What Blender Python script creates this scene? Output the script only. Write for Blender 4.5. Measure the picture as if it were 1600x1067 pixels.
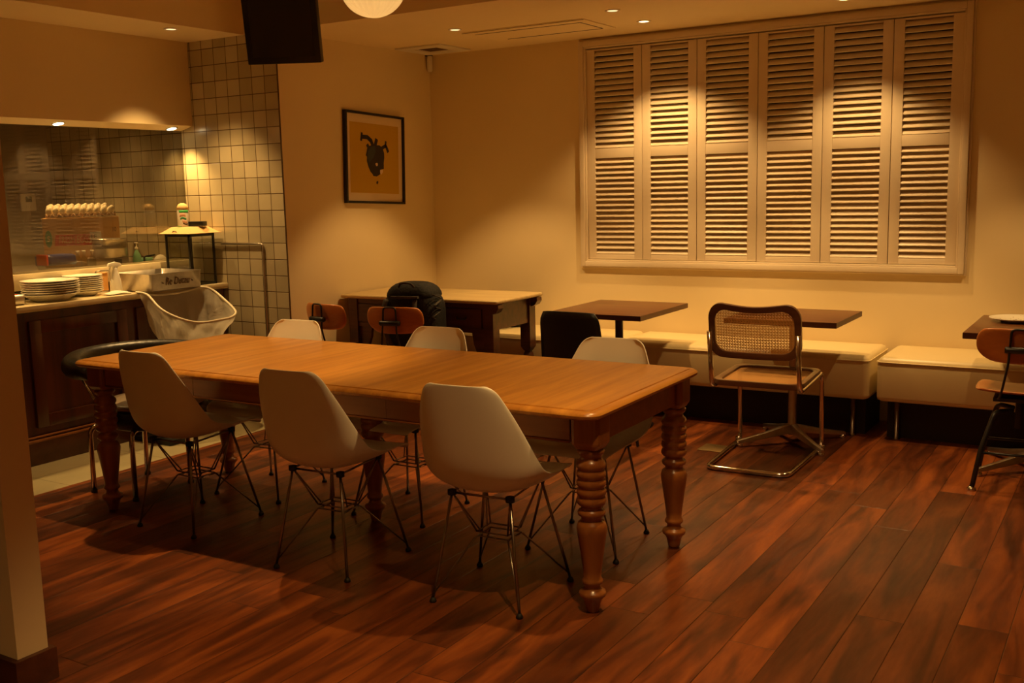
import bpy, bmesh, math, random
from mathutils import Vector, Matrix
sc = bpy.context.scene
for o in list(bpy.data.objects): bpy.data.objects.remove(o)
C = sc.collection
R = math.radians
PI = math.pi

# ---------------------------------------------------------------- camera
cam_d = bpy.data.cameras.new('camera'); cam = bpy.data.objects.new('camera', cam_d); C.objects.link(cam)
cam_d.sensor_width = 36; cam_d.lens = 1614.5/1600*36; cam_d.clip_start = .05
yaw, pitch, roll = R(31.70), R(8.43), R(-1.37)
f = Vector((-math.sin(yaw)*math.cos(pitch), math.cos(yaw)*math.cos(pitch), -math.sin(pitch)))
r0 = Vector((math.cos(yaw), math.sin(yaw), 0)); u0 = r0.cross(f)
r1 = r0*math.cos(roll)+u0*math.sin(roll); u1 = -r0*math.sin(roll)+u0*math.cos(roll)
M = Matrix((r1, u1, -f)).transposed().to_4x4(); M.translation = Vector((0, 0, 1.442))
cam.matrix_world = M
sc.camera = cam
# ---------------------------------------------------------------- world, view
w = bpy.data.worlds.new('World'); sc.world = w; w.use_nodes = True
w.node_tree.nodes['Background'].inputs[0].default_value = (1, .55, .2, 1)
w.node_tree.nodes['Background'].inputs[1].default_value = .004
sc.view_settings.view_transform = 'Standard'; sc.view_settings.look = 'None'
sc.view_settings.exposure = 1.0; sc.view_settings.gamma = 1; sc.view_settings.use_curve_mapping = False
sc.cycles.transparent_max_bounces = 32
LIGHT = (1, .595, .215)
XP, YT, YB, XC, ZC, ZE, XG, XH, XS, ZHI = -4.589, 4.776, 6.365, -5.119, .875, 2.42, -5.471, -5.355, -4.85, 2.78
# ceiling downlights, ending with added unseen fill lamps: x, y, z ceiling, watts, cone deg, blend, label, category words
DOWN = [
 (-3.725, 5.45, ZE, 32, 84, .35, 'small recessed ceiling downlight beside the square air vent'),
 (-2.648, 5.45, ZE, 32, 84, .35, 'small recessed downlight beyond the right end of the long ceiling slot panel'),
 (-2.671, 5.925, ZE, 30, 108, .5, 'bright recessed downlight close to the louvred shutters'),
 (-1.486, 5.939, ZE, 23, 98, .5, 'recessed downlight at the top edge of the picture above the fifth shutter panel'),
 (-4.989, 4.333, ZE, 42, 84, .6, 'recessed downlight in the low soffit above the kitchen counter'),
 (-1.571, 5.45, ZE, 34, 84, .35, 'recessed downlight above the cane chair, outside the picture'),
 (-.494, 5.45, ZE, 22, 84, .35, 'recessed downlight above the table with the plate, outside the picture'),
 (-1.2, 3.35, ZHI, 66, 92, .35, 'recessed lamp in the raised ceiling above the right end of the long table'),
 (-3.45, 3.25, ZHI, 96, 52, .6, 'recessed lamp in the raised ceiling above the left end of the long table'),
 (-.9, 2.1, ZHI, 56, 80, .5, 'recessed lamp in the raised ceiling in front of the long table'),
 (.5, .6, ZHI, 14, 110, .5, 'added fill lamp in the raised ceiling to the right of the camera position'),  # added out of view as fill for near floor and chair backs
 (-1.5, -1.1, ZHI, 40, 120, .6, 'added fill lamp in the raised ceiling far behind the camera position'),  # invented fill lamp, brightens the near chair backs evenly
]
def spot(name, loc, watts, cone, blend, parent=None, r=.025, col=None, aim=None):
    l = bpy.data.lights.new(name, 'SPOT'); l.energy = watts; l.color = col or LIGHT
    l.spot_size = R(cone); l.spot_blend = blend; l.shadow_soft_size = r
    o = bpy.data.objects.new(name, l); C.objects.link(o); o.location = loc
    if aim: o.rotation_euler = Vector(aim).to_track_quat('-Z', 'Y').to_euler()
    if parent: o.parent = parent; o.matrix_parent_inverse = parent.matrix_world.inverted()
    return o
for d in DOWN: spot('downlight_beam', (d[0], d[1], d[2]-.012), d[3], d[4], d[5])
for y in (3.0, 3.83, 4.65): spot('hood_beam', (-5.40, y, 1.862), 16, 98, .9, r=.02, col=(1, .6, .2))
spot('kitchen_beam', (-6.22, 4.2, 2.3), 60, 84, .9, r=.05)
pl = bpy.data.lights.new('pendant_glow', 'POINT'); pl.energy = .34; pl.color = LIGHT; pl.shadow_soft_size = .03
plo = bpy.data.objects.new('pendant_glow', pl); C.objects.link(plo); plo.location = (-2.679, 3.35, 2.255)

# ---------------------------------------------------------------- materials
MATS = {}
def nt(name):
    m = bpy.data.materials.new(name); m.use_nodes = True; n = m.node_tree; MATS[name] = m
    return m, n, n.nodes['Principled BSDF']
def N(n, t, **kw):
    x = n.nodes.new(t)
    for k, v in kw.items(): setattr(x, k, v)
    return x
def mth(n, op, a, b=None, c=None):
    x = N(n, 'ShaderNodeMath', operation=op)
    for i, v in enumerate((a, b, c)):
        if v is None: continue
        if isinstance(v, (int, float)): x.inputs[i].default_value = v
        else: n.links.new(v, x.inputs[i])
    return x.outputs[0]
def ramp(n, fac, stops):
    x = N(n, 'ShaderNodeValToRGB'); n.links.new(fac, x.inputs[0]); e = x.color_ramp.elements
    while len(e) < len(stops): e.new(.5)
    for i, (p, c) in enumerate(stops): e[i].position = p; e[i].color = (*c, 1)
    return x.outputs[0]
def mixc(n, fac, a, b, mode='MIX'):
    x = N(n, 'ShaderNodeMix', data_type='RGBA', blend_type=mode)
    for i, v in ((0, fac), (6, a), (7, b)):
        if isinstance(v, (int, float)): x.inputs[i].default_value = v
        elif isinstance(v, tuple): x.inputs[i].default_value = (*v, 1)
        else: n.links.new(v, x.inputs[i])
    return x.outputs[2]
def bump(n, b, h, s, d=.01):
    x = N(n, 'ShaderNodeBump'); x.inputs['Strength'].default_value = s; x.inputs['Distance'].default_value = d
    n.links.new(h, x.inputs['Height']); n.links.new(x.outputs[0], b.inputs['Normal'])
def plain(name, col, rough=.5, metal=0, var=.06, scale=8, bmp=0, coat=0, spec=None):
    m, n, b = nt(name); b.inputs['Roughness'].default_value = rough; b.inputs['Metallic'].default_value = metal
    if coat: b.inputs['Coat Weight'].default_value = coat; b.inputs['Coat Roughness'].default_value = .15
    if spec is not None: b.inputs['Specular IOR Level'].default_value = spec
    tc = N(n, 'ShaderNodeTexCoord'); no = N(n, 'ShaderNodeTexNoise'); no.inputs['Scale'].default_value = scale; no.inputs['Detail'].default_value = 4
    n.links.new(tc.outputs['Object'], no.inputs['Vector'])
    a = tuple(c*(1-var) for c in col); z = tuple(min(1, c*(1+var)) for c in col)
    n.links.new(ramp(n, no.outputs[0], [(.3, a), (.7, z)]), b.inputs['Base Color'])
    if bmp: bump(n, b, no.outputs[0], bmp)
    return m
def wood(name, dark, light, axis='X', rough=.35, scale=1., coat=.2, bmp=.1):
    m, n, b = nt(name); b.inputs['Roughness'].default_value = rough; b.inputs['Coat Weight'].default_value = coat; b.inputs['Coat Roughness'].default_value = .2
    tc = N(n, 'ShaderNodeTexCoord'); mp = N(n, 'ShaderNodeMapping')
    s = [22*scale]*3; s['XYZ'.index(axis)] = 1.6*scale; mp.inputs['Scale'].default_value = s
    n.links.new(tc.outputs['Object'], mp.inputs['Vector'])
    no = N(n, 'ShaderNodeTexNoise'); no.inputs['Detail'].default_value = 6; no.inputs['Distortion'].default_value = .7; no.inputs['Scale'].default_value = 1
    n.links.new(mp.outputs[0], no.inputs['Vector'])
    n2 = N(n, 'ShaderNodeTexNoise'); n2.inputs['Scale'].default_value = 6; n2.inputs['Detail'].default_value = 4; n.links.new(mp.outputs[0], n2.inputs['Vector'])
    c = ramp(n, no.outputs[0], [(.3, dark), (.7, light)])
    c = mixc(n, mth(n, 'MULTIPLY', n2.outputs[0], .35), c, tuple(x*.55 for x in dark))
    n.links.new(c, b.inputs['Base Color'])
    if bmp: bump(n, b, n2.outputs[0], bmp, .003)
    return m
wall_m = plain('wall_paint', (.86, .71, .42), .6, var=.02, scale=2)
ceil_m = plain('ceiling_paint', (.88, .73, .44), .7, var=.02, scale=2)
trim_m = plain('shutter_paint', (.80, .68, .50), .38, var=.02, scale=3)
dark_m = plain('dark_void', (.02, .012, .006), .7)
shell_m = plain('white_plastic_shell', (.80, .76, .62), .30, var=.01)
wire_m = plain('steel_wire', (.32, .29, .25), .28, 1)
chrome_m = plain('chrome', (.72, .70, .66), .12, 1, var=.02)
steel_m = plain('brushed_steel', (.55, .50, .43), .32, 1, var=.1, scale=30)
blackm = plain('black_metal', (.015, .014, .013), .35)
blackp = plain('black_plastic', (.008, .008, .008), .4)
screen_m = plain('screen_glass', (.003, .003, .003), .12)
rubber = plain('black_rubber', (.012, .011, .010), .6)
vinyl_b = plain('black_vinyl', (.016, .015, .014), .34, bmp=.15, scale=40)
vinyl_c = plain('cream_vinyl', (.80, .66, .36), .34, var=.03, scale=3, bmp=.03)
table_m = wood('oak_table', (.42, .165, .024), (.68, .31, .048), 'Y', .33, 1)
tleg_m = wood('oak_table_leg', (.25, .082, .018), (.40, .145, .032), 'Z', .3, .8, .3)
tleg_x = wood('oak_table_apron', (.24, .082, .018), (.38, .14, .03), 'X', .38, .8)
cafe_m = wood('cafe_table_wood', (.105, .034, .008), (.175, .062, .014), 'X', .35, 1)
cafe_d = plain('cafe_table_edge', (.10, .035, .012), .4)
desk_top_m = wood('pale_birch', (.62, .44, .19), (.76, .60, .30), 'X', .35, 1)
desk_m = wood('dark_mahogany', (.05, .014, .006), (.13, .036, .012), 'X', .35, 1)
ply_m = wood('orange_plywood', (.46, .13, .022), (.62, .21, .036), 'X', .35, .7, .3)
cane_wood = wood('dark_beech', (.07, .026, .010), (.14, .052, .018), 'X', .3, 1)
cane_m = plain('cane', (.58, .30, .085), .45, var=.08, scale=60)
cab_m = wood('cabinet_wood', (.045, .010, .004), (.15, .030, .009), 'Z', .3, .5, .4)
base_m = wood('baseboard_wood', (.075, .02, .008), (.13, .04, .014), 'X', .35, .6)
china = plain('white_china', (.84, .80, .66), .18, var=.01)
chinab = plain('china_crumbs', (.16, .07, .03), .6)
card_m = plain('cardboard', (.62, .33, .10), .8, var=.06, scale=12)
card_p = plain('cardboard_pale', (.68, .44, .18), .8, var=.05)
pulp_m = plain('egg_pulp', (.56, .37, .20), .9, var=.1, scale=40)
egg_m = plain('egg_shell', (.86, .76, .52), .5, var=.02)
red_m = plain('red_print', (.62, .05, .02), .6); green_m = plain('green_print', (.05, .26, .10), .6)
lime_m = plain('bright_green', (.06, .55, .12), .5); ink_m = plain('dark_ink', (.06, .03, .015), .7)
blue_m = plain('blue_lid', (.015, .03, .20), .3); cup_m = plain('mint_plastic', (.25, .55, .35), .4)
white_m = plain('white_plastic', (.84, .80, .68), .4, var=.01); cloth_m = plain('white_cloth', (.8, .76, .66), .9, bmp=.3, scale=30)
orange_m = plain('orange_paper', (.80, .42, .12), .7)
bag_m = plain('bag_fabric', (.005, .0045, .004), .85, bmp=.4, scale=60, var=.3)
strap_m = plain('bag_strap', (.05, .04, .028), .7, bmp=.3, scale=90, var=.4)
brass_m = plain('dull_brass', (.45, .33, .16), .4, 1, var=.15)
art_y = plain('print_ochre', (.60, .37, .012), .6, var=.01); art_d = plain('print_dark', (.03, .022, .02), .6); art_t = plain('print_teal', (.045, .06, .055), .6)
art_w = plain('print_cream', (.82, .66, .42), .6, var=.01)
def translucent(name, col, tr, rough=.5):
    m, n, b = nt(name); out = n.nodes['Material Output']
    d = N(n, 'ShaderNodeBsdfTranslucent'); d.inputs[0].default_value = (*col, 1)
    t = N(n, 'ShaderNodeBsdfTransparent'); t.inputs[0].default_value = (.95, .93, .88, 1)
    b.inputs['Base Color'].default_value = (*col, 1); b.inputs['Roughness'].default_value = rough
    tc = N(n, 'ShaderNodeTexCoord'); no = N(n, 'ShaderNodeTexNoise'); no.inputs['Scale'].default_value = 9; no.inputs['Detail'].default_value = 3; no.inputs['Distortion'].default_value = 2
    n.links.new(tc.outputs['Object'], no.inputs['Vector']); bump(n, b, no.outputs[0], .6, .02)
    m1 = N(n, 'ShaderNodeMixShader'); m1.inputs[0].default_value = .4; m2 = N(n, 'ShaderNodeMixShader'); m2.inputs[0].default_value = tr
    n.links.new(b.outputs[0], m1.inputs[1]); n.links.new(d.outputs[0], m1.inputs[2])
    n.links.new(m1.outputs[0], m2.inputs[1]); n.links.new(t.outputs[0], m2.inputs[2]); n.links.new(m2.outputs[0], out.inputs[0])
    return m
bagfilm = translucent('bin_liner_film', (.88, .82, .68), .38)
def glassy(name, tint, gloss=.0):
    m, n, b = nt(name); out = n.nodes['Material Output']; n.nodes.remove(b)
    t = N(n, 'ShaderNodeBsdfTransparent'); t.inputs[0].default_value = (*tint, 1)
    g = N(n, 'ShaderNodeBsdfGlossy'); g.inputs['Roughness'].default_value = .03
    tc = N(n, 'ShaderNodeTexCoord'); no = N(n, 'ShaderNodeTexNoise'); no.inputs['Scale'].default_value = 3
    n.links.new(tc.outputs['Object'], no.inputs['Vector']); n.links.new(ramp(n, no.outputs[0], [(.3, (.92, .92, .90)), (.7, (1, 1, .98))]), g.inputs[0])
    lw = N(n, 'ShaderNodeLayerWeight'); fr = mth(n, 'MULTIPLY_ADD', mth(n, 'POWER', lw.outputs['Facing'], 5), .96, .04)
    mx = N(n, 'ShaderNodeMixShader'); n.links.new(mth(n, 'ADD', fr, gloss), mx.inputs[0])
    n.links.new(t.outputs[0], mx.inputs[1]); n.links.new(g.outputs[0], mx.inputs[2]); n.links.new(mx.outputs[0], out.inputs[0])
    return m
glass_m = glassy('partition_glass', (.78, .76, .70), .05)
clear_m = glassy('clear_glass', (.88, .88, .84), .01)
cageg_m = glassy('case_glass', (.86, .86, .82), .0)
def emit(name, col, s, base=(.9, .9, .85)):
    m, n, b = nt(name); b.inputs['Base Color'].default_value = (*base, 1)
    b.inputs['Emission Color'].default_value = (*col, 1)
    tc = N(n, 'ShaderNodeTexCoord'); no = N(n, 'ShaderNodeTexNoise'); no.inputs['Scale'].default_value = 4
    n.links.new(tc.outputs['Object'], no.inputs['Vector'])
    n.links.new(mth(n, 'MULTIPLY_ADD', no.outputs[0], s*.1, s*.95), b.inputs['Emission Strength'])
    return m
lamp_on = emit('lamp_lens', (1, .72, .36), 3.0); lamp_dim = emit('lamp_lens_dim', (1, .66, .32), .75)
globe_m, _n, _b = nt('ribbed_opal_glass'); _b.inputs['Base Color'].default_value = (.9, .86, .76, 1); _b.inputs['Roughness'].default_value = .2
_d = N(_n, 'ShaderNodeBsdfTranslucent'); _d.inputs[0].default_value = (.9, .86, .76, 1); _m = N(_n, 'ShaderNodeMixShader'); _m.inputs[0].default_value = .5
_n.links.new(_b.outputs[0], _m.inputs[1]); _n.links.new(_d.outputs[0], _m.inputs[2]); _n.links.new(_m.outputs[0], _n.nodes['Material Output'].inputs[0])
hood_on = emit('hood_lamp_lens', (1, .78, .42), 7)

# floor planks (run along Y)
def planks():
    m, n, b = nt('floor_planks'); tc = N(n, 'ShaderNodeTexCoord'); sp = N(n, 'ShaderNodeSeparateXYZ'); n.links.new(tc.outputs['Object'], sp.inputs[0])
    x, y = sp.outputs[0], sp.outputs[1]
    W = .152
    row = mth(n, 'FLOOR', mth(n, 'DIVIDE', mth(n, 'ADD', x, 1.221+W*20), W))
    fx = mth(n, 'FRACT', mth(n, 'DIVIDE', mth(n, 'ADD', x, 1.221+W*20), W))
    wn = N(n, 'ShaderNodeTexWhiteNoise', noise_dimensions='1D'); n.links.new(row, wn.inputs['W'])
    yy = mth(n, 'DIVIDE', mth(n, 'ADD', y, mth(n, 'MULTIPLY', wn.outputs[0], 5.7)), 1.6)
    col = mth(n, 'FLOOR', yy); fy = mth(n, 'FRACT', yy)
    cv = N(n, 'ShaderNodeCombineXYZ'); n.links.new(row, cv.inputs[0]); n.links.new(col, cv.inputs[1])
    w2 = N(n, 'ShaderNodeTexWhiteNoise', noise_dimensions='3D'); n.links.new(cv.outputs[0], w2.inputs[0])
    # grain
    gv = N(n, 'ShaderNodeCombineXYZ'); n.links.new(mth(n, 'MULTIPLY', x, 11), gv.inputs[0]); n.links.new(mth(n, 'MULTIPLY', y, 1.7), gv.inputs[1])
    n.links.new(mth(n, 'MULTIPLY', w2.outputs[0], 60), gv.inputs[2])
    g = N(n, 'ShaderNodeTexNoise'); g.inputs['Scale'].default_value = 1; g.inputs['Detail'].default_value = 5; g.inputs['Distortion'].default_value = .9; n.links.new(gv.outputs[0], g.inputs['Vector'])
    g2 = N(n, 'ShaderNodeTexNoise'); g2.inputs['Scale'].default_value = 6; g2.inputs['Detail'].default_value = 5; n.links.new(gv.outputs[0], g2.inputs['Vector'])
    c = ramp(n, g.outputs[0], [(.30, (.06, .016, .0045)), (.44, (.14, .034, .008)), (.56, (.23, .057, .011)), (.76, (.36, .10, .017))])
    v = N(n, 'ShaderNodeMapRange'); n.links.new(w2.outputs[0], v.inputs[0]); v.inputs[3].default_value = .5; v.inputs[4].default_value = 1.45
    hs = N(n, 'ShaderNodeHueSaturation'); n.links.new(c, hs.inputs['Color']); n.links.new(v.outputs[0], hs.inputs['Value'])
    c = mixc(n, mth(n, 'MULTIPLY', g2.outputs[0], .38), hs.outputs[0], (.05, .014, .005))
    # knots
    vo = N(n, 'ShaderNodeTexVoronoi'); vv = N(n, 'ShaderNodeCombineXYZ'); n.links.new(mth(n, 'MULTIPLY', x, 2.6), vv.inputs[0]); n.links.new(mth(n, 'MULTIPLY', y, 1.6), vv.inputs[1]); n.links.new(vv.outputs[0], vo.inputs['Vector']); vo.inputs['Scale'].default_value = 1
    kn = ramp(n, vo.outputs[0], [(.02, (.0, .0, .0)), (.09, (1, 1, 1))])
    c = mixc(n, 1.0, c, mixc(n, .65, (1, 1, 1), kn), 'MULTIPLY')
    ex = mth(n, 'MULTIPLY', mth(n, 'MINIMUM', fx, mth(n, 'SUBTRACT', 1, fx)), W); ey = mth(n, 'MULTIPLY', mth(n, 'MINIMUM', fy, mth(n, 'SUBTRACT', 1, fy)), 1.6)
    e = mth(n, 'MINIMUM', ex, ey); mr = N(n, 'ShaderNodeMapRange'); n.links.new(e, mr.inputs[0]); mr.inputs[2].default_value = .0022
    c = mixc(n, mr.outputs[0], (.012, .004, .002), c)
    n.links.new(c, b.inputs['Base Color'])
    n.links.new(mth(n, 'MULTIPLY_ADD', g2.outputs[0], .25, .22), b.inputs['Roughness'])
    h = mth(n, 'ADD', mth(n, 'MULTIPLY', mr.outputs[0], 1.0), mth(n, 'MULTIPLY', g2.outputs[0], .25)); bump(n, b, h, .35, .004)
    return m
floor_m = planks()
def tiles(name, ax, ay, w, h, ox, oy, cols, grout, gw=.0016, rough=.35, var=.25, bm=.5):
    m, n, b = nt(name); tc = N(n, 'ShaderNodeTexCoord'); sp = N(n, 'ShaderNodeSeparateXYZ'); n.links.new(tc.outputs['Object'], sp.inputs[0])
    u = mth(n, 'DIVIDE', mth(n, 'ADD', sp.outputs[ax], ox), w); v = mth(n, 'DIVIDE', mth(n, 'ADD', sp.outputs[ay], oy), h)
    fu, fv = mth(n, 'FRACT', u), mth(n, 'FRACT', v)
    cv = N(n, 'ShaderNodeCombineXYZ'); n.links.new(mth(n, 'FLOOR', u), cv.inputs[0]); n.links.new(mth(n, 'FLOOR', v), cv.inputs[1])
    wn = N(n, 'ShaderNodeTexWhiteNoise'); n.links.new(cv.outputs[0], wn.inputs[0])
    no = N(n, 'ShaderNodeTexNoise'); no.inputs['Scale'].default_value = 9; no.inputs['Detail'].default_value = 5; n.links.new(tc.outputs['Object'], no.inputs['Vector'])
    fac = mth(n, 'ADD', mth(n, 'MULTIPLY', wn.outputs[0], 1-var), mth(n, 'MULTIPLY', no.outputs[0], var*1.6))
    c = ramp(n, fac, cols)
    eu = mth(n, 'MULTIPLY', mth(n, 'MINIMUM', fu, mth(n, 'SUBTRACT', 1, fu)), w); ev = mth(n, 'MULTIPLY', mth(n, 'MINIMUM', fv, mth(n, 'SUBTRACT', 1, fv)), h)
    e = mth(n, 'MINIMUM', eu, ev); mr = N(n, 'ShaderNodeMapRange'); n.links.new(e, mr.inputs[0]); mr.inputs[1].default_value = gw*.6; mr.inputs[2].default_value = gw*1.5
    n.links.new(mixc(n, mr.outputs[0], grout, c), b.inputs['Base Color']); b.inputs['Roughness'].default_value = rough
    bump(n, b, mth(n, 'ADD', mr.outputs[0], mth(n, 'MULTIPLY', no.outputs[0], .5)), bm, .004)
    return m
tile_m = tiles('glazed_square_tiles', 0, 2, .1075, .1026, 10.75+4.589, 10.26-.622+.1026*4, [(.0, (.35, .30, .18)), (.5, (.46, .39, .24)), (1, (.56, .48, .30))], (.10, .055, .025), .0022, .22)
ftile_m = tiles('pale_floor_tiles', 1, 0, .6, .6, 10.05, 12.1, [(.0, (.42, .36, .20)), (1, (.52, .45, .26))], (.16, .10, .05), .0015, .4, .6, .2)
marble_m = plain('cream_worktop', (.80, .68, .42), .25, var=.08, scale=14)
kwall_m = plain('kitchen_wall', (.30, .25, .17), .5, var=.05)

# ---------------------------------------------------------------- mesh helpers
class MB:
    def __init__(s): s.v = []; s.f = []; s.sm = []
    def add(s, vs, fs, sm=False):
        o = len(s.v); s.v += [tuple(v) for v in vs]; s.f += [tuple(i+o for i in f) for f in fs]; s.sm += [sm]*len(fs); return s
    def box(s, x0, x1, y0, y1, z0, z1, mat=None):
        vs = [Vector((x, y, z)) for x in (x0, x1) for y in (y0, y1) for z in (z0, z1)]
        if mat: vs = [mat @ v for v in vs]
        return s.add(vs, [(0, 1, 3, 2), (4, 6, 7, 5), (0, 4, 5, 1), (2, 3, 7, 6), (0, 2, 6, 4), (1, 5, 7, 3)])
    def rings(s, rings, cap=True, close=False, sm=True):
        n = len(rings[0]); vs = [p for r in rings for p in r]; fs = []
        m = len(rings)
        for i in range(m if close else m-1):
            a, b = i*n, ((i+1) % m)*n
            for j in range(n): k = (j+1) % n; fs.append((a+j, a+k, b+k, b+j))
        s.add(vs, fs, sm)
        if cap and not close:
            o = len(s.v)-len(vs); s.f += [tuple(o+j for j in range(n))[::-1], tuple(o+(m-1)*n+j for j in range(n))]; s.sm += [False, False]
        return s
    def lathe(s, prof, c=(0, 0, 0), n=24, ax='Z'):
        rr = []
        for r, z in prof:
            ring = []
            for j in range(n):
                a = 2*PI*j/n; p = (r*math.cos(a), r*math.sin(a), z)
                if ax == 'Y': p = (p[0], -p[2], p[1])
                if ax == 'X': p = (p[2], p[0], p[1])
                ring.append(Vector(c)+Vector(p))
            rr.append(ring)
        return s.rings(rr)
    def tube(s, pts, r, n=8, close=False, sub=0):
        pts = [Vector(p) for p in pts]
        if sub: pts = smoothpts(pts, sub, close)
        rs = r if isinstance(r, (list, tuple)) else [r]*len(pts)
        if len(rs) != len(pts): rs = [rs[0]+(rs[-1]-rs[0])*i/(len(pts)-1) for i in range(len(pts))]
        m = len(pts); rings = []; up = None
        for i, p in enumerate(pts):
            if close: d = pts[(i+1) % m]-pts[i-1]
            else: d = pts[min(i+1, m-1)]-pts[max(i-1, 0)]
            d.normalize()
            if up is None: up = Vector((0, 0, 1)) if abs(d.z) < .9 else Vector((1, 0, 0))
            a = (up-d*up.dot(d)).normalized(); b_ = d.cross(a); up = a
            rings.append([p+(a*math.cos(2*PI*j/n)+b_*math.sin(2*PI*j/n))*rs[i] for j in range(n)])
        return s.rings(rings, close=close)
    def prism(s, poly, z0, z1, mat=None, sm=False):
        a = [Vector((p[0], p[1], z0)) for p in poly]; b_ = [Vector((p[0], p[1], z1)) for p in poly]
        if mat: a = [mat@p for p in a]; b_ = [mat@p for p in b_]
        return s.rings([a, b_], sm=sm)
    def grid(s, P, sm=True):
        n = len(P[0]); vs = [p for r in P for p in r]
        return s.add(vs, [(i*n+j, i*n+j+1, (i+1)*n+j+1, (i+1)*n+j) for i in range(len(P)-1) for j in range(n-1)], sm)
    def build(s, name, mat, parent=None, bevel=0, seg=2, solid=0, sub=0, weld=False):
        me = bpy.data.meshes.new(name); me.from_pydata(s.v, [], s.f); me.polygons.foreach_set('use_smooth', s.sm); me.validate()
        bm = bmesh.new(); bm.from_mesh(me)
        if weld: bmesh.ops.remove_doubles(bm, verts=bm.verts, dist=1e-4)
        bmesh.ops.recalc_face_normals(bm, faces=bm.faces)
        if bevel:
            ed = [e for e in bm.edges if len(e.link_faces) == 2 and e.calc_face_angle(0) > R(35)]
            bmesh.ops.bevel(bm, geom=ed, offset=bevel, segments=seg, profile=.6, affect='EDGES', clamp_overlap=True)
            for fc in bm.faces: fc.smooth = True if seg > 1 else fc.smooth
        bm.to_mesh(me); bm.free(); me.materials.append(mat)
        if bevel:
            try: me.set_sharp_from_angle(angle=R(40))
            except Exception: pass
        o = bpy.data.objects.new(name, me); C.objects.link(o)
        if solid: m = o.modifiers.new('s', 'SOLIDIFY'); m.thickness = solid; m.offset = 0
        if sub: m = o.modifiers.new('u', 'SUBSURF'); m.levels = sub; m.render_levels = sub
        if parent: o.parent = parent
        return o
def smoothpts(p, k, close=False):
    out = []; m = len(p)
    for i in range(m if close else m-1):
        p1, p2 = p[i], p[(i+1) % m]
        p0 = p[i-1] if (close or i > 0) else p1*2-p2
        p3 = p[(i+2) % m] if (close or i < m-2) else p2*2-p1
        for j in range(k):
            t = j/k; out.append(.5*((2*p1)+(p2-p0)*t+(2*p0-5*p1+4*p2-p3)*t*t+(3*p1-p0-3*p2+p3)*t**3))
    if not close: out.append(p[-1])
    return out
def fillet(pts, r, k=5):
    pts = [Vector(p) for p in pts]; out = [pts[0]]
    for i in range(1, len(pts)-1):
        a, p, b_ = pts[i-1], pts[i], pts[i+1]; da = (a-p); db = (b_-p)
        rr = min(r, da.length*.48, db.length*.48); A = p+da.normalized()*rr; B = p+db.normalized()*rr
        for j in range(k+1): t = j/k; out.append(A*(1-t)**2+p*2*t*(1-t)+B*t*t)
    out.append(pts[-1]); return out
def tag(o, label=None, cat=None, group=None, kind=None):
    if label: o['label'] = label
    if cat: o['category'] = cat
    if group: o['group'] = group
    if kind: o['kind'] = kind
    return o
def thing(name, label, cat, loc=(0, 0, 0), rz=0, group=None):
    o = bpy.data.objects.new(name, None); C.objects.link(o); o.location = loc; o.rotation_euler = (0, 0, rz); o.empty_display_size = .05
    return tag(o, label, cat, group)
def dup(root, loc=None, rz=None, label=None, group=None):
    def cp(o, par):
        c = o.copy(); C.objects.link(c)
        if par: c.parent = par
        for ch in [x for x in kids.get(o.name, [])]: cp(ch, c)
        return c
    kids = {}
    for x in list(bpy.data.objects):
        if x.parent: kids.setdefault(x.parent.name, []).append(x)
    r = cp(root, None)
    if loc is not None: r.location = loc
    if rz is not None: r.rotation_euler[2] = rz
    if label: r['label'] = label
    if group: r['group'] = group
    return r
def struct(mb, name, mat, **k): return tag(mb.build(name, mat, **k), kind='structure')
def rrect(x0, x1, y0, y1, r, n=5):
    out = []
    for cx, cy, a0 in ((x1-r, y1-r, 0), (x0+r, y1-r, 90), (x0+r, y0+r, 180), (x1-r, y0+r, 270)):
        for j in range(n+1): a = R(a0+90*j/n); out.append((cx+r*math.cos(a), cy+r*math.sin(a)))
    return out
def rbox(x0, x1, y0, y1, r, prof, mb=None, n=6):   # stacked rounded rectangles: prof = (inset, z)
    mb = mb or MB(); rings = []
    for ins, z in prof: rings.append([Vector((p[0], p[1], z)) for p in rrect(x0+ins, x1-ins, y0+ins, y1-ins, max(r-ins, .003), n)])
    return mb.rings(rings)
def text_mesh(txt, size, mat, parent, mw, name='lettering', depth=.0006, sx=1, shear=0):
    cu = bpy.data.curves.new('t', 'FONT'); cu.body = txt; cu.size = size; cu.extrude = depth; cu.align_x = 'CENTER'; cu.align_y = 'CENTER'; cu.shear = shear; cu.resolution_u = 3
    t = bpy.data.objects.new('t', cu); C.objects.link(t); bpy.context.view_layer.update()
    me = bpy.data.meshes.new_from_object(t.evaluated_get(bpy.context.evaluated_depsgraph_get()))
    bpy.data.objects.remove(t); me.transform(mw @ Matrix.Diagonal((sx, 1, 1, 1))); me.materials.clear(); me.materials.append(mat)
    o = bpy.data.objects.new(name, me); C.objects.link(o); o.parent = parent; return o
FRONT = Matrix(((1, 0, 0, 0), (0, 0, -1, 0), (0, 1, 0, 0), (0, 0, 0, 1)))       # xy-plane drawing -> faces -Y
SIDE = Matrix(((0, 0, 1, 0), (1, 0, 0, 0), (0, 1, 0, 0), (0, 0, 0, 1)))        # xy-plane drawing -> faces +X, x -> +Y

# ================================================================ room shell
TX = -4.61   # wood / tile boundary on the floor
struct(MB().box(TX, 2.6, -2.2, 6.6, -.06, 0), 'floor', floor_m)
struct(MB().box(-7.2, TX, -2.2, 6.6, -.06, 0), 'floor_tiles', ftile_m)
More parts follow.
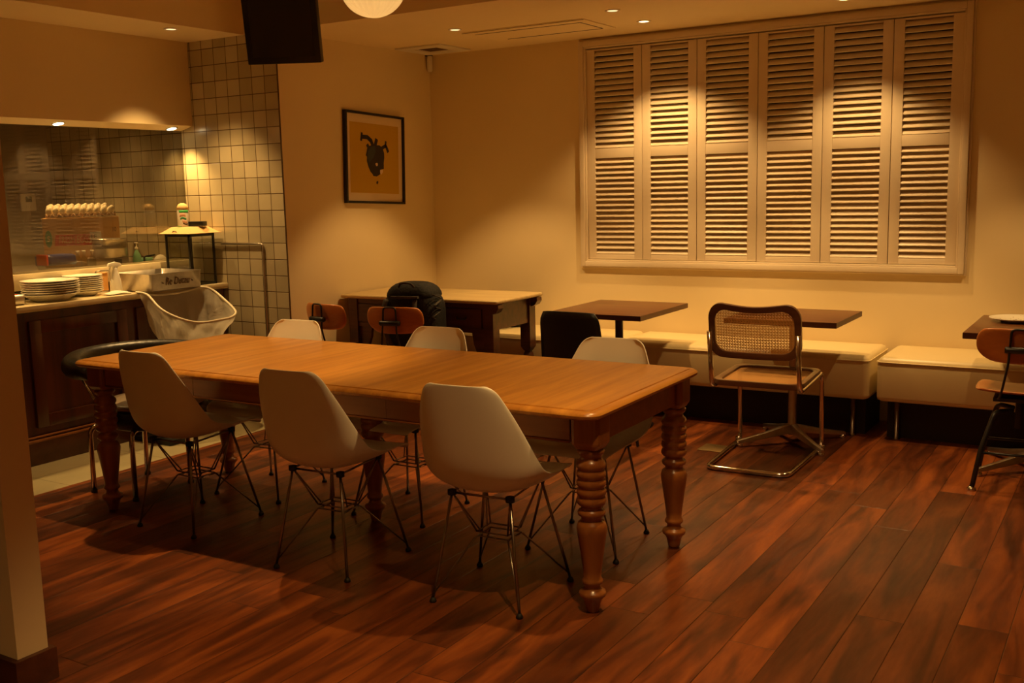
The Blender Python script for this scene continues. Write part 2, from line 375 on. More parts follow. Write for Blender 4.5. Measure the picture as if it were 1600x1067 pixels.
# shutter opening in the back wall
SX0, SX1, SZ0, SZ1 = -3.29, -.933, .945, 2.352
b = MB()
b.box(-4.7, SX0, YB, YB+.14, 0, ZE+.4); b.box(SX1, 2.6, YB, YB+.14, 0, ZE+.4); b.box(SX0, SX1, YB, YB+.14, 0, SZ0); b.box(SX0, SX1, YB, YB+.14, SZ1, ZE+.4)
struct(b, 'wall_back', wall_m)
struct(MB().box(SX0-.02, SX1+.02, YB+.075, YB+.085, SZ0-.02, SZ1+.02), 'window_1', dark_m)
struct(MB().box(XP-.15, XP, YT+.012, YB+.1, 0, ZE+.4), 'wall_left', wall_m)
b = MB().box(-7.0, XP-.001, YT, YT+.012, 0, ZE); struct(b, 'wall_tiled', tile_m)
struct(MB().box(2.5, 2.6, -2.2, 6.5, 0, 3), 'wall_right', wall_m)
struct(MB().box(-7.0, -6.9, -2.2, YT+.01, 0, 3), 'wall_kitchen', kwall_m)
struct(MB().box(-7.0, 2.6, -2.3, -2.2, 0, 3), 'wall_front', wall_m)
# ceilings: low L-shaped part over the kitchen and the back, raised part above the long table
b = MB().box(-7, 2.6, YT, 6.6, ZE, ZE+.08); b.box(XG+.08, XS, -2.2, YT, ZE, ZE+.08)
b.box(XS-.06, XS, -2.2, YT, ZE+.08, ZHI+.05); b.box(XS-.06, 2.6, YT, YT+.06, ZE+.08, ZHI+.05)
struct(b, 'ceiling', ceil_m, bevel=0)
struct(MB().box(XS-.06, 2.6, -2.3, YT+.06, ZHI, ZHI+.06), 'ceiling_raised', ceil_m)
# kitchen hood: vertical face, tilted lit underside ending at the glass
b = MB(); ring = lambda y: [Vector((XH, y, ZE)), Vector((XH, y, 1.892)), Vector((XG, y, 1.864)), Vector((XG-.02, y, 1.9)), Vector((XG-.02, y, ZE+.05)), Vector((XH-.01, y, ZE+.05))]
b.rings([ring(-1.5), ring(YT-.003)], sm=False)
struct(b, 'wall_hood', wall_m)
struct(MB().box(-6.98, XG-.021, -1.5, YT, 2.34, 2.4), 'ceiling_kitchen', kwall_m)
# dark band under the soffit where hood meets tiles
# pillar / wall end in the left foreground
struct(MB().box(-3.9, -2.775, 1.675, 1.775, 0, ZHI), 'wall_pillar', wall_m)
struct(MB().box(-3.91, -2.757, 1.657, 1.793, 0, .10), 'baseboard_pillar', base_m, bevel=.004)
# glass partition on the counter kerb
struct(MB().box(XG-.006, XG+.004, -1.4, YT-.002, 1.024, 1.868), 'window_2', glass_m)
# shutters casing
b = MB()
for ins, z, p in ((0, 0, .012), (.012, 0, .030), (.035, 0, .034)):
    pass
def casing(b, o0, o1, p):   # rectangular picture-frame ring between offsets o0 > o1 outside the opening
    x0, x1, z0, z1 = SX0-o0, SX1+o0, SZ0-o0, min(SZ1+o0, ZE-.001); X0, X1, Z0, Z1 = SX0-o1, SX1+o1, SZ0-o1, SZ1+o1
    b.box(x0, X0, YB-p, YB, z0, z1); b.box(X1, x1, YB-p, YB, z0, z1); b.box(X0, X1, YB-p, YB, z0, Z0); b.box(X0, X1, YB-p, YB, Z1, z1)
casing(b, .058, .046, .014); casing(b, .046, .012, .034); casing(b, .012, 0, .024)
struct(b, 'trim_1', trim_m, bevel=.004)
# shutter panels
seams = [SX0, -2.884, -2.503, -2.105, -1.706, -1.310, SX1]
order = ['leftmost', 'second from left', 'third from left', 'fourth from left', 'fifth from left', 'rightmost']
for i in range(6):
    x0, x1 = seams[i]+.002, seams[i+1]-.002; xm = (x0+x1)/2; y0, y1 = YB-.004, YB+.026
    t = thing('shutter_panel', 'cream louvred shutter panel, %s of six%s' % (order[i], {1: ', brightest lamp pool at its middle', 4: ', second lamp pool on it'}.get(i, '')), 'shutter', (xm, y0, SZ0), 0, 'louvred shutter panels on the back wall')
    st = .058; a, c = x0-xm, x1-xm; H_ = SZ1-SZ0-.006
    zs = [(.003, .072-.035), (1.628-SZ0, 1.692-SZ0), (2.335-SZ0-.0, H_)]
    b = MB(); b.box(a, a+st, 0, .03, .003, H_); b.box(c-st, c, 0, .03, .003, H_)
    for q0, q1 in zs: b.box(a+st, c-st, 0, .03, q0, q1)
    b.build('shutter_frame', trim_m, t, bevel=.002)
    for nm, q0, q1, k in (('lower_louvres', zs[0][1], zs[1][0], 18), ('upper_louvres', zs[1][1], zs[2][0], 17)):
        b = MB(); pt = (q1-q0)/k; rnd = random.Random(i*7+k)
        for j in range(k):
            zc = q0+pt*(j+.5); tl = R(47+rnd.uniform(-3, 3))
            mt = Matrix.Translation((0, .016, zc)) @ Matrix.Rotation(rnd.uniform(-.003, .003), 4, 'Y') @ Matrix.Rotation(tl, 4, 'X')
            b.box(a+st, c-st, -.021, .021, -.0032, .0032, mt)
        b.build(nm, trim_m, t)
# ceiling fittings
for i, d in enumerate(DOWN):
    lab = d[6]
    t = thing('downlight', lab, 'ceiling light', (d[0], d[1], d[2]))
    b = MB(); b.lathe([(.030, -.0005), (.030, -.004), (.041, -.005), (.043, -.0005)], n=28); b.build('trim_ring', white_m, t)
    b = MB(); b.lathe([(.0, -.0008), (.0295, -.0008), (.0295, -.0028), (0, -.0035)], n=24); b.build('lens', lamp_on if i in (2, 3, 7, 8, 9) else lamp_dim, t)
for i, y in enumerate((3.83, 4.65, 3.0)):
    t = thing('hood_light', ['small round lamp in the underside of the hood, above the plates', 'small round lamp in the underside of the hood, near its right end', 'small round lamp in the underside of the hood, hidden past the pillar'][i], 'hood light', (-5.413, y, 1.876))
    t.rotation_euler = (0, R(-13.5), 0)
    MB().lathe([(.0, -.0015), (.030, -.0015), (.030, -.005), (0, -.007)], n=24).build('lens', hood_on, t)
    MB().lathe([(.0305, -.001), (.0305, -.005), (.038, -.004), (.038, -.001)], n=24).build('trim_ring', chrome_m, t)
t = thing('kitchen_lamp', 'round lamp in the dark kitchen ceiling behind the glass', 'ceiling light', (-6.22, 4.2, 2.34))
MB().lathe([(0, -.0005), (.05, -.0005), (.05, -.02), (0, -.024)], n=24).build('lens', lamp_dim, t)
t = thing('ceiling_vent', 'square flush air vent in the ceiling corner above the framed print', 'vent', (-4.34, 6.07, ZE))
b = MB(); q = .19
for (o0, o1, z) in ((q, .1, .012), (.1, .085, .006)):
    b.box(-o0, -o1, -o0, o0, -z, -.0005); b.box(o1, o0, -o0, o0, -z, -.0005); b.box(-o1, o1, -o0, -o1, -z, -.0005); b.box(-o1, o1, o1, o0, -z, -.0005)
b.build('vent_frame', white_m, t, bevel=.002)
b = MB()
for k in range(9): b.box(-.085, .085, -.085+k*.02, -.085+k*.02+.008, -.006, -.001)
b.box(-.085, .085, -.085, .085, -.0012, -.0006); b.build('vent_grille', plain('vent_dark', (.15, .08, .04), .6), t)
t = thing('air_conditioner_panel', 'long flush ceiling cassette panel with dark slots along its edges', 'air conditioner', (-3.34, 5.81, ZE))
MB().box(-.43, .43, -.225, .225, -.006, -.0005).build('panel', ceil_m, t, bevel=.002)
b = MB(); b.box(-.43, .43, -.219, -.213, -.0075, -.0055); b.box(-.39, .37, -.13, -.122, -.0075, -.0055); b.box(-.33, .36, .17, .178, -.0075, -.0055); b.box(.362, .37, -.122, .17, -.0075, -.0055)
b.build('slots', dark_m, t)
t = thing('motion_sensor', 'small white cylindrical detector fixed high in the wall corner', 'sensor', (XP+.028, 6.33, 2.30))
MB().lathe([(0, 0), (.014, 0), (.02, .012), (.02, .105), (.016, .112), (0, .112)], n=18).build('sensor_body', white_m, t)
MB().box(-.026, .018, -.018, .018, .112, .118).build('bracket', blackp, t)
# pendant
t = thing('pendant_lamp', 'ribbed opal glass globe pendant hanging over the long table', 'pendant lamp', (-2.679, 3.35, 2.248))
b = MB(); rings = []; nseg = 120
for k in range(1, 24):
    ph = PI*k/24; ring = []
    for j in range(nseg):
        a = 2*PI*j/nseg; rr = .128*math.sin(ph)*(1+.10*abs(math.sin(a*11))-.07); ring.append(Vector((rr*math.cos(a), rr*math.sin(a), -.122*math.cos(ph))))
    rings.append(ring)
b.rings(rings); b.build('globe_shade', globe_m, t)
MB().lathe([(.045, .115), (.045, .15), (.02, .165), (.006, .17)]).build('cap', chrome_m, t)
MB().tube([(0, 0, .165), (0, 0, ZHI-2.248-.02)], .004).build('cord', blackp, t)
MB().lathe([(0, ZHI-2.248-.025), (.05, ZHI-2.248-.025), (.055, ZHI-2.2485), (0, ZHI-2.2485)]).build('ceiling_rose', white_m, t)
# monitor hanging from the raised ceiling
t = thing('ceiling_monitor', 'black monitor hanging from the ceiling in front of the tiled wall', 'monitor', (-4.01, 4.25, 2.135), R(27))
tm = Matrix.Rotation(R(11), 4, 'X')
MB().box(-.2, .2, -.03, .03, 0, .58, tm).build('casing', blackp, t, bevel=.006)
MB().box(-.168, .168, -.0325, -.0295, .035, .55, tm).build('screen', screen_m, t)
MB().box(-.06, .06, .03, .07, .2, .4, tm).build('rear_bracket', blackm, t, bevel=.004)
MB().tube([(0, .02, .35), (0, .02, ZHI-2.136)], .02, n=12).build('ceiling_pole', blackm, t)
# print on the left wall, slightly out of level
t = thing('framed_print', 'black framed ochre print of a dark heart shape on the left wall', 'picture', (XP+.0015, 5.67, 1.665))
t.rotation_euler = (R(-2.2), 0, 0)
w2, h2 = .318, .306
b = MB()
for a in ((-w2, -w2+.016, -h2, h2), (w2-.016, w2, -h2, h2), (-w2+.016, w2-.016, -h2, -h2+.016), (-w2+.016, w2-.016, h2-.016, h2)): b.box(0, .028, a[0], a[1], a[2], a[3])
b.build('frame', blackp, t, bevel=.0015)
MB().box(.004, .012, -w2+.015, w2-.015, -h2+.015, h2-.015).build('mount', art_w, t)
MB().box(.012, .0126, -.262, .262, -.235, .235).build('print', art_y, t)
def pic(pts, d0, d1): 
    return [SIDE @ Vector(((x-.5)*.524, (y-.5)*.47, 0)) for x, y in pts]
def flat(name, pts, mat, d, par, smooth=True):
    b = MB(); P = [((x-.5)*.524, (y-.5)*.47) for x, y in pts]
    b.rings([[Vector((.0126, p[0], p[1])) for p in P], [Vector((.0126+d, p[0], p[1])) for p in P]], sm=False); return b.build(name, mat, par)
body = [(.33, .60), (.34, .64), (.40, .685), (.50, .70), (.60, .70), (.66, .665), (.69, .60), (.695, .53), (.68, .45), (.68, .36), (.61, .35), (.60, .28), (.53, .245), (.46, .25), (.44, .28), (.40, .31), (.36, .38), (.33, .46), (.335, .52), (.31, .54)]
flat('print_figure', body, art_d, .0006, t)
flat('figure_highlight', [(.36, .60), (.42, .67), (.50, .685), (.51, .60), (.47, .52), (.38, .44), (.35, .50)], art_t, .0009, t)
b = MB()
def seg(a, c, w): 
    A, B = Vector((.013, (a[0]-.5)*.524, (a[1]-.5)*.47)), Vector((.013, (c[0]-.5)*.524, (c[1]-.5)*.47)); d = (B-A).normalized(); p = Vector((0, -d.z, d.y))*w
    b.add([A-p, A+p, B+p, B-p, *(v+Vector((.0005, 0, 0)) for v in (A-p, A+p, B+p, B-p))], [(0, 1, 2, 3), (4, 5, 6, 7), (0, 1, 5, 4), (1, 2, 6, 5), (2, 3, 7, 6), (3, 0, 4, 7)])
for A, B_, w_ in (((.22, .74), (.24, .86), .010), ((.23, .80), (.36, .80), .014), ((.35, .80), (.43, .75), .015), ((.42, .76), (.46, .68), .015), ((.50, .68), (.54, .79), .015), ((.34, .70), (.38, .64), .013)): seg(A, B_, w_)
b.build('figure_vessels', art_d, t)
b = MB()
for A, B_, w_ in (((.64, .66), (.74, .71), .012), ((.72, .69), (.73, .77), .009), ((.73, .70), (.78, .61), .012)): seg(A, B_, w_)
b.build('figure_branch', art_d, t)
flat('figure_spots', [(.50, .43), (.535, .445), (.555, .43), (.55, .40), (.52, .395)], art_w, .0012, t)
flat('figure_spots', [(.60, .345), (.66, .35), (.655, .31), (.62, .275), (.60, .30)], art_w, .0012, t)
flat('figure_drop', [(.52, .17), (.55, .185), (.56, .16), (.54, .13), (.52, .14)], art_d, .0008, t)
# conduit on the tiled wall
tag(MB().tube(fillet([(-5.15, YT-.010, 1.129), (-4.78, YT-.010, 1.131), (-4.785, YT-.010, .02)], .02), .0065, n=8).build('wall_conduit', steel_m), 'thin steel pipe bent down the tiled wall beside the counter end', 'pipe')

# ================================================================ kitchen counter
t = thing('counter_cabinet', 'dark red wooden counter front with recessed panels', 'cabinet', (0, 0, 0))
b = MB(); b.box(XG, XC-.03, .3, YT-.02, .0, ZC-.036); b.build('carcass', cab_m, t)
b = MB(); b.box(XC-.03, XC-.005, .3, YT-.02, 0, .125); b.build('plinth', base_m, t, bevel=.004)
b = MB(); b.tube([(XC-.012, .3, .132), (XC-.012, YT-.02, .132)], .010, n=8); b.tube([(XC-.016, .3, .152), (XC-.016, YT-.02, .152)], .007, n=8); b.build('base_moulding', tleg_x, t)
for k in range(6):
    y0 = .55+k*.7
    if y0+.62 > YT: break
    b = MB(); z0, z1 = .2, .79
    for a in ((y0, y0+.07, z0, z1), (y0+.56, y0+.63, z0, z1), (y0+.07, y0+.56, z0, z0+.07), (y0+.07, y0+.56, z1-.07, z1)): b.box(XC-.03, XC-.014, *a)
    b.build('panel_frame', cab_m, t, bevel=.003)
MB().box(XG+.002, XC, .3, YT-.002, ZC-.034, ZC).build('x', marble_m, bevel=.006)
o = bpy.data.objects['x']; o.name = 'worktop'; tag(o, 'cream stone worktop running along the kitchen counter', 'worktop')
tag(MB().box(XG-.16, XG+.02, .3, YT-.002, .93, 1.024).build('counter_kerb', marble_m, bevel=.004), 'raised cream stone ledge carrying the glass behind the worktop', 'ledge')
o = bpy.data.objects['counter_kerb']
tag(MB().box(-6.52, XG-.17, .3, YT-.01, .96, 1.0).build('kitchen_shelf', steel_m), 'steel kitchen bench behind the glass under the egg box', 'kitchen bench')
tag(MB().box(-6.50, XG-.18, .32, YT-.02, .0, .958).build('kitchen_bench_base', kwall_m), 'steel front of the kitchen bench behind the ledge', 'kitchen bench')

# ---- crockery
def plate_profile(r, h, rim=.012):
    return [(0, 0), (r*.55, 0), (r*.6, .004), (r*.93, h-.004), (r, h), (r, h+.003), (r*.93, h), (r*.62, .008), (0, .006)]
def plate_stack(cx, cy, n, r, h, pitch, words, grp):
    for k in range(n):
        z = ZC+k*pitch
        o = MB().lathe(plate_profile(r, h), n=48).build('plate', china); o.location = (cx+random.uniform(-.002, .002), cy+random.uniform(-.002, .002), z)
        pos = 'lowest' if k == 0 else 'topmost' if k == n-1 else ['second', 'third', 'fourth', 'fifth', 'sixth', 'seventh', 'eighth', 'ninth', 'tenth'][k-1]+' from the bottom'
        tag(o, 'white plate, %s of the %s' % (pos, words), 'plate', grp)
random.seed(4)
plate_stack(-5.285, 3.60, 7, .155, .040, .0125, 'wide stack at the counter edge', 'deep plates in the wide front stack')
plate_stack(-5.345, 3.855, 9, .112, .030, .0112, 'narrower stack beside the paper holder', 'plates in the narrow rear stack')
t = thing('red_tray', 'small grey metal tub with red contents at the far left of the worktop', 'tub', (-5.30, 3.31, ZC))
rbox(-.09, .09, -.09, .09, .02, [(.008, .001), (0, .008), (0, .058), (.004, .058), (.006, .012)], n=4).build('tub', steel_m, t)
MB().box(-.08, .08, -.08, .08, .05, .056).build('contents', red_m, t)
t = thing('paper_holder', 'chrome wire holder with orange paper standing behind the plates', 'paper holder', (-5.40, 4.035, ZC), R(4))
MB().tube(fillet([(0, -.052, .004), (0, -.052, .13), (0, .052, .13), (0, .052, .004)], .015), .0045).build('wire_loop', chrome_m, t)
MB().tube(fillet([(-.035, -.052, .12), (-.035, -.052, .004), (.03, -.052, .004), (.03, .052, .004), (-.035, .052, .004), (-.035, .052, .12)], .01), .003).build('wire_base', chrome_m, t)
MB().box(-.03, -.006, -.045, .045, .008, .118).build('papers', orange_m, t, bevel=.004)
t = thing('spray_bottle', 'white spray bottle standing on the worktop beside the steel pan', 'spray bottle', (-5.30, 4.05, ZC), R(80))
MB().lathe([(0, 0), (.036, 0), (.038, .006), (.030, .07), (.019, .125), (.014, .14), (.014, .15), (0, .15)]).build('bottle', white_m, t)
b = MB(); b.rings([[Vector((x, y, z)) for (x, z) in ((-.045, .165), (-.04, .178), (.0, .186), (.03, .178), (.04, .168), (.035, .16), (.016, .156), (.014, .148), (-.014, .148), (-.014, .16), (-.04, .158))] for y in (-.012, .012)], sm=False)
b.build('spray_head', white_m, t, bevel=.003)
MB().tube([(-.028, 0, .16), (-.036, 0, .14), (-.03, 0, .125)], .004).build('trigger', white_m, t)
b = MB(); rng = random.Random(2); G = []
for i in range(13):
    row = []
    for j in range(11):
        a, c = i/12*2-1, j/10*2-1; rr = math.sqrt(a*a+c*c); row.append(Vector((a*.045*(1+.2*c), c*.075, .004+.016*max(0, 1-rr*.85)+rng.uniform(0, .004)*(rr < 1))))
    G.append(row)
b.grid(G); o = b.build('folded_cloth', cloth_m, solid=.003, sub=1); o.location = (-5.20, 3.97, ZC+.002); tag(o, 'small crumpled white cloth at the counter edge beside the spray bottle', 'cloth')
# steel pan
t = thing('steel_pan', 'deep stainless steel pan with engraved script, on the worktop edge', 'pan', (-5.24, 4.305, ZC))
b = rbox(-.175, .182, -.195, .195, .022, [(.008, .001), (0, .01), (-.002, .105), (-.008, .108), (-.008, .110), (.003, .110), (.004, .02), (.02, .008)], n=5); b.build('pan_body', steel_m, t)
text_mesh('- Re Ducau -', .062, plain('engraving', (.20, .13, .07), .5), t, Matrix.Translation((.1855, .0, .055)) @ SIDE, sx=.75, shear=.35)
# bin with liner
t = thing('waste_bin', 'black round bin under the counter edge, wrapped by the white liner', 'bin', (-4.955, 4.27, 0))
MB().lathe([(0, 0.002), (.125, .002), (.13, .02), (.15, .50), (.158, .505), (.158, .52), (.143, .52), (.12, .03), (0, .02)], n=32).build('bin_body', blackp, t)
t = thing('bin_liner', 'translucent white plastic bag draped open from the counter edge', 'plastic bag', (0, 0, 0))
rimp = [(-5.135, 4.06, .880), (-5.06, 4.08, .865), (-4.93, 4.06, .79), (-4.83, 4.10, .735), (-4.765, 4.19, .70), (-4.74, 4.33, .70), (-4.75, 4.44, .705), (-4.80, 4.52, .73), (-4.92, 4.54, .80), (-5.03, 4.54, .86), (-5.105, 4.52, .868), (-5.108, 4.42, .856), (-5.108, 4.30, .85), (-5.108, 4.17, .856)]
rim = smoothpts([Vector(p) for p in rimp], 5, True); rng = random.Random(7); nr = len(rim); rings = []
for k in range(13):
    u = k/12; ring = []
    for j, p in enumerate(rim):
        a = math.atan2(p.y-4.28, p.x+4.94); tgt = Vector((-4.955+.135*math.cos(a), 4.27+.135*math.sin(a), .50))
        q = p.lerp(tgt, u**1.15)
        fold = .014*math.sin(a*9+u*5)+.008*math.sin(a*21+u*9)+.006*math.sin(a*4-u*11); q += Vector((math.cos(a), math.sin(a), 0))*fold*math.sin(PI*min(1, u*1.15+.05))
        if q.x < XC+.006 and u > 0: q.x = XC+.006+.002*math.sin(j)
        ring.append(q)
    rings.append(ring)
b = MB(); b.rings(rings, cap=False); b.build('liner_film', bagfilm, t)
MB().tube(rim, [.008], n=6, close=True).build('rolled_rim', plain('liner_rim', (.86, .78, .58), .45), t)
# glass display case
t = thing('display_case', 'small black framed glass case on the end of the counter', 'display case', (-5.28, 4.62, ZC))
b = MB(); hx, hy, hz, q = .112, .105, .325, .006
for x in (-hx, hx-2*q):
    for y in (-hy, hy-2*q): b.box(x, x+2*q, y, y+2*q, 0, hz)
for z in (0, hz-.014):
    for y in (-hy, hy-2*q): b.box(-hx, hx, y, y+2*q, z, z+.014)
    for x in (-hx, hx-2*q): b.box(x, x+2*q, -hy, hy, z, z+.014)
b.build('frame', blackm, t)
b = MB(); 
b.box(-hx+.004, hx-.004, -hy+.004, -hy+.007, .014, hz-.014); b.box(hx-.007, hx-.004, -hy+.004, hy-.004, .014, hz-.014); b.box(-hx+.004, -hx+.007, -hy+.004, hy-.004, .014, hz-.014)
b.build('panes', cageg_m, t)
MB().box(-hx, hx, -hy, hy, hz, hz+.004).build('top_plate', blackm, t)
t = thing('cardboard_lid', 'tan cardboard tray lid lying on top of the glass case', 'cardboard lid', (-5.28, 4.625, ZC+.3295))
b = MB(); b.rings([[Vector((x*s, y*s2, z)) for x, y in ((-1, -1), (1, -1), (1, 1), (-1, 1))] for s, s2, z in ((.145, .135, .0), (.145, .135, .003), (.132, .122, .006), (.080, .078, .042), (.0, .0, .044))], cap=True, sm=False); b.build('lid', card_p, t)
MB().tube([(-.03, -.115, .012), (-.02, -.118, .018), (.0, -.118, .018), (.01, -.115, .012)], .0025).build('finger_slot', ink_m, t)
t = thing('printed_jar', 'white cylindrical carton with green print and ribbed cap on the cardboard lid', 'carton', (-5.305, 4.60, ZC+.3295+.045))
MB().lathe([(0, 0), (.036, 0), (.037, .004), (.037, .10), (.035, .108), (0, .108)], n=32).build('carton_body', white_m, t)
b = MB(); rings = []
for r_, z in ((.036, .108), (.033, .125), (.024, .14), (.01, .148)): rings.append([Vector((r_*(1+.06*(j % 2))*math.cos(2*PI*j/40), r_*(1+.06*(j % 2))*math.sin(2*PI*j/40), z)) for j in range(40)])
b.rings(rings); b.build('ribbed_cap', card_p, t)
def cylpatch(name, a0, a1, z0, z1, mat, r=.0374, wob=0):
    b = MB(); b.grid([[Vector((r*math.cos(R(a)), r*math.sin(R(a)), z+wob*math.sin(R(a)*6))) for a in [a0+(a1-a0)*i/10 for i in range(11)]] for z in (z0, (z0+z1)/2, z1)]); return b.build(name, mat, t, solid=.0006)
cylpatch('green_band', -80, 20, .088, .104, lime_m); cylpatch('green_print', -70, -10, .045, .058, green_m, wob=.004); cylpatch('green_edge', -135, -60, .0, .004, lime_m, wob=0.001)
cylpatch('dark_print', -45, 0, .012, .022, ink_m, wob=.004); cylpatch('pink_print', -75, -15, .064, .084, plain('pink_print', (.72, .42, .30), .6), wob=.002); cylpatch('pink_print', -50, -5, .024, .04, MATS['pink_print'], wob=.003)
tag(MB().box(-.05, .05, -.03, .03, 0, .03).build('dark_block', blackp, bevel=.003), 'small dark oblong box beside the printed carton on the cardboard lid', 'box')
o = bpy.data.objects['dark_block']; o.name = 'dark_box'; o.location = (-5.225, 4.645, ZC+.3295+.045); o.rotation_euler = (0, 0, R(20))

# ---- kitchen things behind the glass
BY = 4.335; RB = R(-38); BM = Matrix.Translation((-5.98, BY, 0)) @ Matrix.Rotation(RB, 4, 'Z')
t = thing('egg_box', 'brown cardboard box printed FRESH EGGS behind the glass', 'cardboard box', (-5.98, BY, 1.0), RB)
t.scale = (.82, .82, 1)
MB().box(-.34, 0, -.285, .285, 0, .318).build('box_body', card_m, t, bevel=.002)
sid = lambda y, z: Matrix.Translation((.0012, y, z)) @ SIDE
b = MB(); P = [(-.105*1.0-.10+.0, -.036), (.085-.0, -.036), (.10, .036), (-.195, .036)]
b.rings([[Vector((.0002, p[0], p[1]+.175)) for p in P], [Vector((.0010, p[0], p[1]+.175)) for p in P]], sm=False); b.build('red_banner', red_m, t)
text_mesh('FRESH EGGS', .07, card_p, t, sid(-.055, .175), sx=.62, shear=.1)
b = MB(); b.rings([[Vector((x, -.245+.026*math.cos(2*PI*j/24), .185+.055*math.sin(2*PI*j/24))) for j in range(24)] for x in (.0002, .001)], sm=False); b.build('round_emblem', green_m, t)
text_mesh('S', .05, card_p, t, sid(-.245, .185))
MB().box(.0002, .001, .06, .145, .155, .225).build('white_sticker', white_m, t)
text_mesh('LE', .045, ink_m, t, sid(.09, .19)); text_mesh('10', .04, ink_m, t, sid(.245, .235), sx=.8); text_mesh('UPS', .028, ink_m, t, sid(-.095, .055))
tr = None
for k in range(2):
    tt = thing('egg_tray', ['grey-brown pulp egg tray on the left half of the egg box', 'grey-brown pulp egg tray on the right half of the egg box'][k], 'egg tray', BM @ Vector((-.125, -.106 if k == 0 else .112, 1.319)), RB, 'egg trays on the box')
    tt.scale = (.82, .82, 1); b = MB(); n_ = 19; G = []
    for i in range(n_):
        row = []
        for j in range(n_):
            x = (i/(n_-1)-.5)*.27; y = (j/(n_-1)-.5)*.255; row.append(Vector((x, y, .016+.014*math.cos(i*PI*2/3.6)*math.cos(j*PI*2/3.6))))
        G.append(row)
    b.grid(G); b.build('tray_shell', pulp_m, tt, solid=.003)
egg = MB(); egg.lathe([(0, -.027), (.012, -.024), (.020, -.012), (.0215, 0), (.0195, .012), (.014, .022), (.006, .028), (0, .0295)], n=16)
e0 = None; rows = ['front row', 'second row', 'third row', 'fourth row', 'back row']; cols = ['first', 'second', 'third', 'fourth', 'fifth', 'sixth', 'seventh', 'eighth', 'ninth', 'tenth']
rng = random.Random(5)
for r_ in range(4):
    for c_ in range(10):
        if c_ == 9 and r_ > 1: continue
        loc = BM @ Vector((-.035-r_*.048, -.190+c_*.0415+.012*(r_ % 2), 1.319+.044+.0075*r_))
        if e0 is None: o = egg.build('egg', egg_m); e0 = o
        else: o = e0.copy(); C.objects.link(o)
        o.location = loc; o.scale = (.9, .9, .9); o.rotation_euler = (rng.uniform(-.2, .2), rng.uniform(-.2, .2), 0)
        tag(o, 'white egg on the egg box, %s, %s from the left' % (rows[r_], cols[c_]), 'egg', 'eggs on the trays')
def at(o, x, y, z, rz=0): o.location = (x, y, z); o.rotation_euler = (0, 0, rz); return o
t = thing('blue_container', 'clear tub with a blue lid and red clip behind the glass', 'container', (-5.75, 3.97, 1.0), R(0))
rbox(-.07, .07, -.1, .1, .03, [(.012, .001), (.006, .02), (0, .04), (0, .042)]).build('tub', clear_m, t)
rbox(-.075, .075, -.105, .105, .035, [(0, .042), (-.002, .06), (0, .095), (.02, .105)]).build('lid', blue_m, t, bevel=0)
MB().box(-.02, .08, -.118, -.104, .045, .11).build('red_clip', red_m, t, bevel=.004)
for k, (y, lab) in enumerate(((4.12, 'small clear glass bottle right beside the blue lidded tub'), (4.165, 'small clear glass bottle, middle of the three before the egg box'), (4.225, 'small clear glass bottle nearest the round steel tin'))):
    t = thing('glass_bottle', lab, 'bottle', (-5.74, y, 1.0), 0, 'little glass bottles behind the glass')
    MB().lathe([(0, 0), (.02, 0), (.021, .005), (.021, .06), (.009, .085), (.009, .10), (.011, .102), (.011, .108), (0, .108)], n=16).build('bottle_body', clear_m, t)
    MB().lathe([(0, .108), (.011, .108), (.011, .118), (0, .118)], n=14).build('cap', white_m, t)
t = thing('steel_box', 'low grey steel box under the round tin behind the glass', 'box', (-5.785, 4.375, 1.0), RB)
MB().box(-.10, .10, -.125, .125, 0, .06).build('box_body', steel_m, t, bevel=.004)
MB().box(.1002, .102, .04, .085, .018, .05).build('label_plate', blackp, t)
tag(at(MB().lathe([(0, 0), (.106, 0), (.108, .003), (.106, .055), (.109, .058), (.107, .062), (.106, .112), (.110, .115), (.108, .12), (0, .122)], n=40).build('round_tin', steel_m), -5.765, 4.38, 1.061), 'round dull steel tin stacked on the low steel box behind the glass', 'tin')
t = thing('soap_bottle', 'white pump bottle standing right of the round steel tin', 'bottle', (-5.70, 4.535, 1.0))
MB().lathe([(0, 0), (.026, 0), (.028, .01), (.026, .06), (.012, .09), (.010, .1), (0, .1)], n=18).build('bottle_body', cup_m, t)
MB().lathe([(0, .1), (.012, .1), (.011, .115), (.004, .12), (.004, .14), (.012, .142), (.010, .148), (0, .148)], n=14).build('pump', white_m, t)
t = thing('green_dish', 'mint green plastic bowl with dark handle behind the glass', 'bowl', (-5.72, 4.622, 1.0))
MB().lathe([(0, 0), (.03, 0), (.047, .04), (.044, .04), (.026, .005), (0, .005)], n=28).build('bowl', cup_m, t)
MB().tube([(.03, -.04, .02), (.04, -.04, .05), (.04, .02, .055), (.045, .04, .058)], .006, sub=4).build('handle', blackp, t)
b = MB(); b.lathe([(0, 0), (.035, .002), (.05, .02), (.03, .045), (.012, .055), (0, .055)], n=12); tag(at(b.build('white_rag', cloth_m, sub=1), -5.70, 4.724, 1.0), 'crumpled white rag by the tiled wall behind the glass', 'cloth')
t = thing('wall_thermostat', 'square white control panel with green display on the kitchen wall', 'thermostat', (-6.898, 4.575, 1.424))
MB().box(0, .018, -.058, .058, -.062, .062).build('panel', white_m, t, bevel=.004)
MB().box(.018, .0195, -.022, .026, .002, .042).build('display', plain('lcd', (.05, .09, .03), .3), t)
MB().box(.018, .021, -.02, .0, -.04, -.02).build('button', cloth_m, t); MB().box(.018, .021, .008, .028, -.04, -.02).build('button', cloth_m, t)

